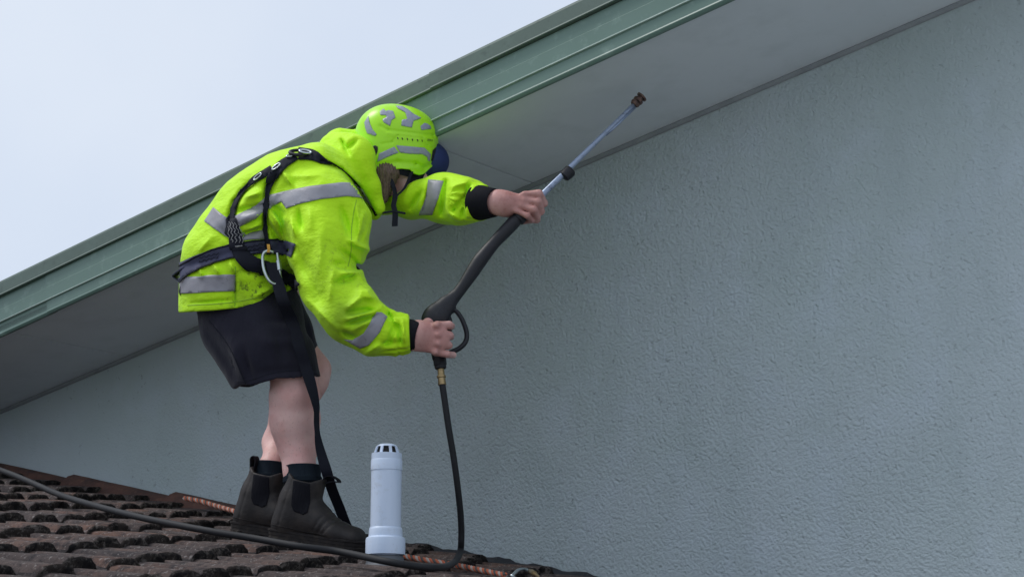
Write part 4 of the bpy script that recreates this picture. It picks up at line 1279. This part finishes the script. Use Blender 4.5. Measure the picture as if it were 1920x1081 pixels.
# cap peak under the helmet
def peak_fn(p):
    c0 = J(796, 302, .045)
    q = p - c0
    r = np.sqrt((q[:, 0] / R(47)) ** 2 + (q[:, 1] / .085) ** 2 + (q[:, 2] / R(40)) ** 2)
    d = np.abs(r - .96) * R(40) - .0028
    return np.maximum(d, -(q[:, 0] * .8 - q[:, 2] * .25 + q[:, 1] * .1 + .004))
pv, pq = implicit(peak_fn, J(796, 302, .045) - .11, J(796, 302, .045) + .11, .0032)
tri_obj('cap_peak', pv, pq, 'visor_blue', helmet)
# dark cradle band and chin strap
lathe('cradle_band', HC - hz * .142 + hx * .016, hz, [(0, .082), (.02, .090), (.05, .094), (.075, .096)], 'webbing', helmet, 32, (False, False))
ribbon('chin_strap', catmull([J(724, 318, -.105), J(736, 345, -.10), J(741, 366, -.09), J(738, 385, -.088), J(741, 400, -.088), J(740, 424, -.085)], 6), np.array([1.0, .15, .1]), [.014] * 12 + [.017] * 12 + [.019] * 7, .003, 'webbing', helmet)
ribbon('chin_strap', catmull([J(772, 322, -.085), J(760, 350, -.08), J(743, 368, -.087)], 6), np.array([1.0, .15, .3]), .012, .003, 'webbing', helmet)
ribbon('strap_toggle', [J(716, 399, -.085), J(738, 396, -.09), J(760, 400, -.085)], np.array([0, .2, 1.0]), .006, .004, 'webbing', helmet)

# ------------------------------------------------------------------ pressure washer lance
def LP(u, v, o=0.0): return J(u, v, LANCE(u) + o)
lance = empty('pressure_washer_lance', LP(825, 660), 'black trigger gun with a long silver lance held up to the soffit', 'pressure washer')
def gun_fn(p):
    d = ell(p, LP(816, 592), LP(836, 572), R(21), R(15), .026, .022)
    d = smin(d, ell(p, LP(806, 600), LP(822, 590), R(14), R(20), .022, .026), .012)
    d = smin(d, ell(p, LP(836, 572), LP(856, 552), R(15), R(11), .022, .018), .012)
    d = smin(d, ell(p, LP(815, 600), LP(823, 668), R(14), R(13), .019, .018), .02)
    d = smin(d, ell(p, LP(842, 576), LP(848, 580), R(7), R(6)), .008)
    return d + .0006 * wob(p, 90, 2)
gv, gq = implicit(gun_fn, LP(800, 680) - np.array([.06, .08, .03]), LP(870, 540) + np.array([.06, .08, .05]), .0034)
tri_obj('gun_body', gv, gq, 'black_plastic', lance)
guard = catmull([LP(846, 577), LP(858, 586), LP(868, 602), LP(875, 624), LP(873, 640), LP(862, 652), LP(846, 660), LP(830, 667), LP(818, 670)], 6)
tube('trigger_guard', guard, np.interp(np.linspace(0, 1, len(guard)), [0, .3, .7, 1], [R(4), R(4.4), R(4.6), R(5)]), 'black_plastic', lance, 10, 1.5)
tube('trigger', catmull([LP(838, 592), LP(842, 606), LP(840, 622), LP(842, 636)], 5), R(4), 'black_plastic', lance, 8, 1.6)
gp = [(850, 560), (868, 536), (888, 506), (900, 488), (925, 457), (945, 436), (962, 418), (972, 408)]
gr_ = [10.5, 10.5, 12.8, 13.2, 11, 11.8, 12.2, 11]
gpath = catmull([LP(*q) for q in gp], 6)
tube('grip_sleeve', gpath, np.interp(np.linspace(0, 1, len(gpath)), np.linspace(0, 1, len(gr_)), [R(x) for x in gr_]), 'black_plastic', lance, 20)
a, b = LP(970, 411), LP(984, 397)
lathe('sleeve_end', a, b - a, [(0, R(13.5)), (.012, R(13.5)), (.013, R(11)), (.016, R(13)), (.03, R(12.5)), (.034, R(9))], 'black_plastic', lance, 20)
lathe('clamp_ring', LP(980, 402), b - a, [(0, R(10)), (.012, R(9.5)), (.014, R(6))], 'buckle_steel', lance, 16)
tip = LP(1192, 193)
wpath = np.array([LP(975, 406) + (tip - LP(975, 406)) * s for s in np.linspace(0, 1, 12)])
tube('wand_tube', wpath, np.linspace(R(6.2), R(3.8), 12), 'wand_steel', lance, 14)
sd_ = np.array([.35, 0, -.5]); sd_ /= np.linalg.norm(sd_)
tube('needle_tube', [wpath[8] + sd_ * R(4.0), wpath[9] + sd_ * R(5.2), tip + sd_ * R(5.5) - (tip - wpath[9]) * .1], R(2.2), 'wand_steel', lance, 8)
ax = (tip - wpath[0]) / np.linalg.norm(tip - wpath[0])
cc = LP(1058, 331)
lathe('clamp_collar', cc, ax, [(-.004, R(7)), (0, R(10.5)), (.014, R(11.5)), (.028, R(11.5)), (.033, R(9.5)), (.034, R(7))], 'black_plastic', lance, 18)
tube('clamp_screw', [cc + ax * .018, cc + ax * .018 + np.array([-.022, 0, -.004])], R(3.5), 'black_plastic', lance, 8)
lathe('nozzle', tip - ax * .01, ax, [(0, R(7)), (.006, R(9)), (.012, R(9)), (.014, R(7)), (.018, R(9.5)), (.026, R(9.5)), (.028, R(7)), (.034, R(7)), (.036, R(10)), (.041, R(10.5)), (.043, R(5))], 'nozzle_metal', lance, 18)
hb = LP(824, 668)
dn = LP(830, 730, -.01) - hb; dn /= np.linalg.norm(dn)
lathe('swivel_nut', hb + dn * .005, dn, [(0, R(9)), (.004, R(11.5)), (.022, R(11.5)), (.024, R(10.5)), (.034, R(10)), (.036, R(7))], 'black_plastic', lance, 8)
lathe('hose_fitting', hb + dn * .036, dn, [(0, R(6)), (.024, R(6.2)), (.026, R(8)), (.032, R(8)), (.034, R(6.5)), (.05, R(7)), (.056, R(7.5))], 'brass', lance, 16)

# ------------------------------------------------------------------ hose, rope, lanyard
RH = .0102
HT = .036 + RH                                      # the hose rides on the tile rolls
hs = hb + dn * .088
hpts = [hs, LP(833, 745, -.01), J(841, 800, -.27), J(851, 860, -.25), J(859, 920, -.22), J(864, 970, -.18), J(865, 1010, -.15)]
hpts += [J(862, 1036, -.16), on_roof(849, 1055, HT - .006), on_roof(822, 1063, HT - .004), on_roof(775, 1060, HT - .004), on_roof(722, 1051, HT), on_roof(640, 1034, HT), on_roof(560, 1023, HT), on_roof(480, 1009, HT), on_roof(400, 996, HT), on_roof(320, 981, HT),
         on_roof(250, 966, HT), on_roof(170, 945, HT), on_roof(110, 926, HT), on_roof(50, 900, HT + .02), on_roof(10, 884, HT + .03), on_roof(-60, 860, HT + .04)]
hose = tube('hose', catmull(hpts, 10), RH, 'hose_rubber', None, 14)
tag(hose, 'long black rubber hose trailing from the spray gun across the tiles', 'hose')

def rope(name, pts, rad, label, group=None):
    path = catmull(pts, 40)
    root = empty(name, path[0], label, 'rope', group)
    t, N, B = frames(path)
    ln = np.concatenate([[0], np.cumsum(np.linalg.norm(np.diff(path, axis=0), axis=1))])
    for k, mt in enumerate(('rope_orange', 'rope_white', 'rope_orange', 'rope_grey')):
        a = ln / .022 * 2 * np.pi / 2 + k * np.pi / 2
        q = path + rad * .55 * (np.cos(a)[:, None] * N + np.sin(a)[:, None] * B)
        tube('strand', q, rad * .62, mt, root, 6)
    return root
rz = .045
rope('safety_rope', [on_roof(346, 933, .055), on_roof(372, 938, .055), on_roof(400, 946, .05), on_roof(440, 958, .045), on_roof(520, 985, .03), on_roof(620, 1010, .02), on_roof(720, 1034, .02), on_roof(790, 1048, .02), on_roof(850, 1058, .02), on_roof(900, 1068, .02), on_roof(948, 1078, .02)],
     R(4.6), 'orange and white twisted safety rope lying along the wall edge behind the boots')
cl = [on_roof(u, v, .035) for u, v in ((960, 1079), (972, 1068), (985, 1067), (998, 1073), (1008, 1082), (996, 1088), (975, 1087), (962, 1082))]
cb = carabiner('rope_carabiner', cl, .0055, 'steel carabiner with brass gate at the lower end of the orange rope', (on_roof(992, 1068, .042), on_roof(1010, 1080, .042)))
cb.children[1].data.materials[0] = M['brass']

# lanyard from the harness to the rope
zl = zc - .004
def sh(u, v, lift):
    q, n_ = hitpt(u, v, lift, SB); return q
lp = [J(509, 492, zl), J(513, 510, zl), J(521, 530, zl - .002), J(531, 565, zl - .004), sh(544, 610, .016), sh(556, 650, .016), sh(569, 690, .014), J(585, 728, -.20), J(593, 765, -.19), J(594, 800, -.16), J(600, 840, -.14), J(613, 885, -.12), J(622, 915, -.06), J(636, 950, 0.02), J(650, 985, .10), on_roof(668, 1012, .03)]
lpath = catmull(lp, 8)
m_ = len(lpath)
tw = np.interp(np.linspace(0, 1, m_), [0, .40, .55, .62, .72, 1], [0, 0, 1.25, 1.25, .3, .25])
side = np.stack([np.cos(tw), np.sin(tw), np.zeros(m_)], 1)
lany = ribbon('lanyard', lpath, side, np.interp(np.linspace(0, 1, m_), [0, .25, .5, 1], [.034, .042, .036, .036]), .003, 'webbing')
tag(lany, 'dark webbing lanyard hanging from the harness down past the shorts and boots', 'lanyard')
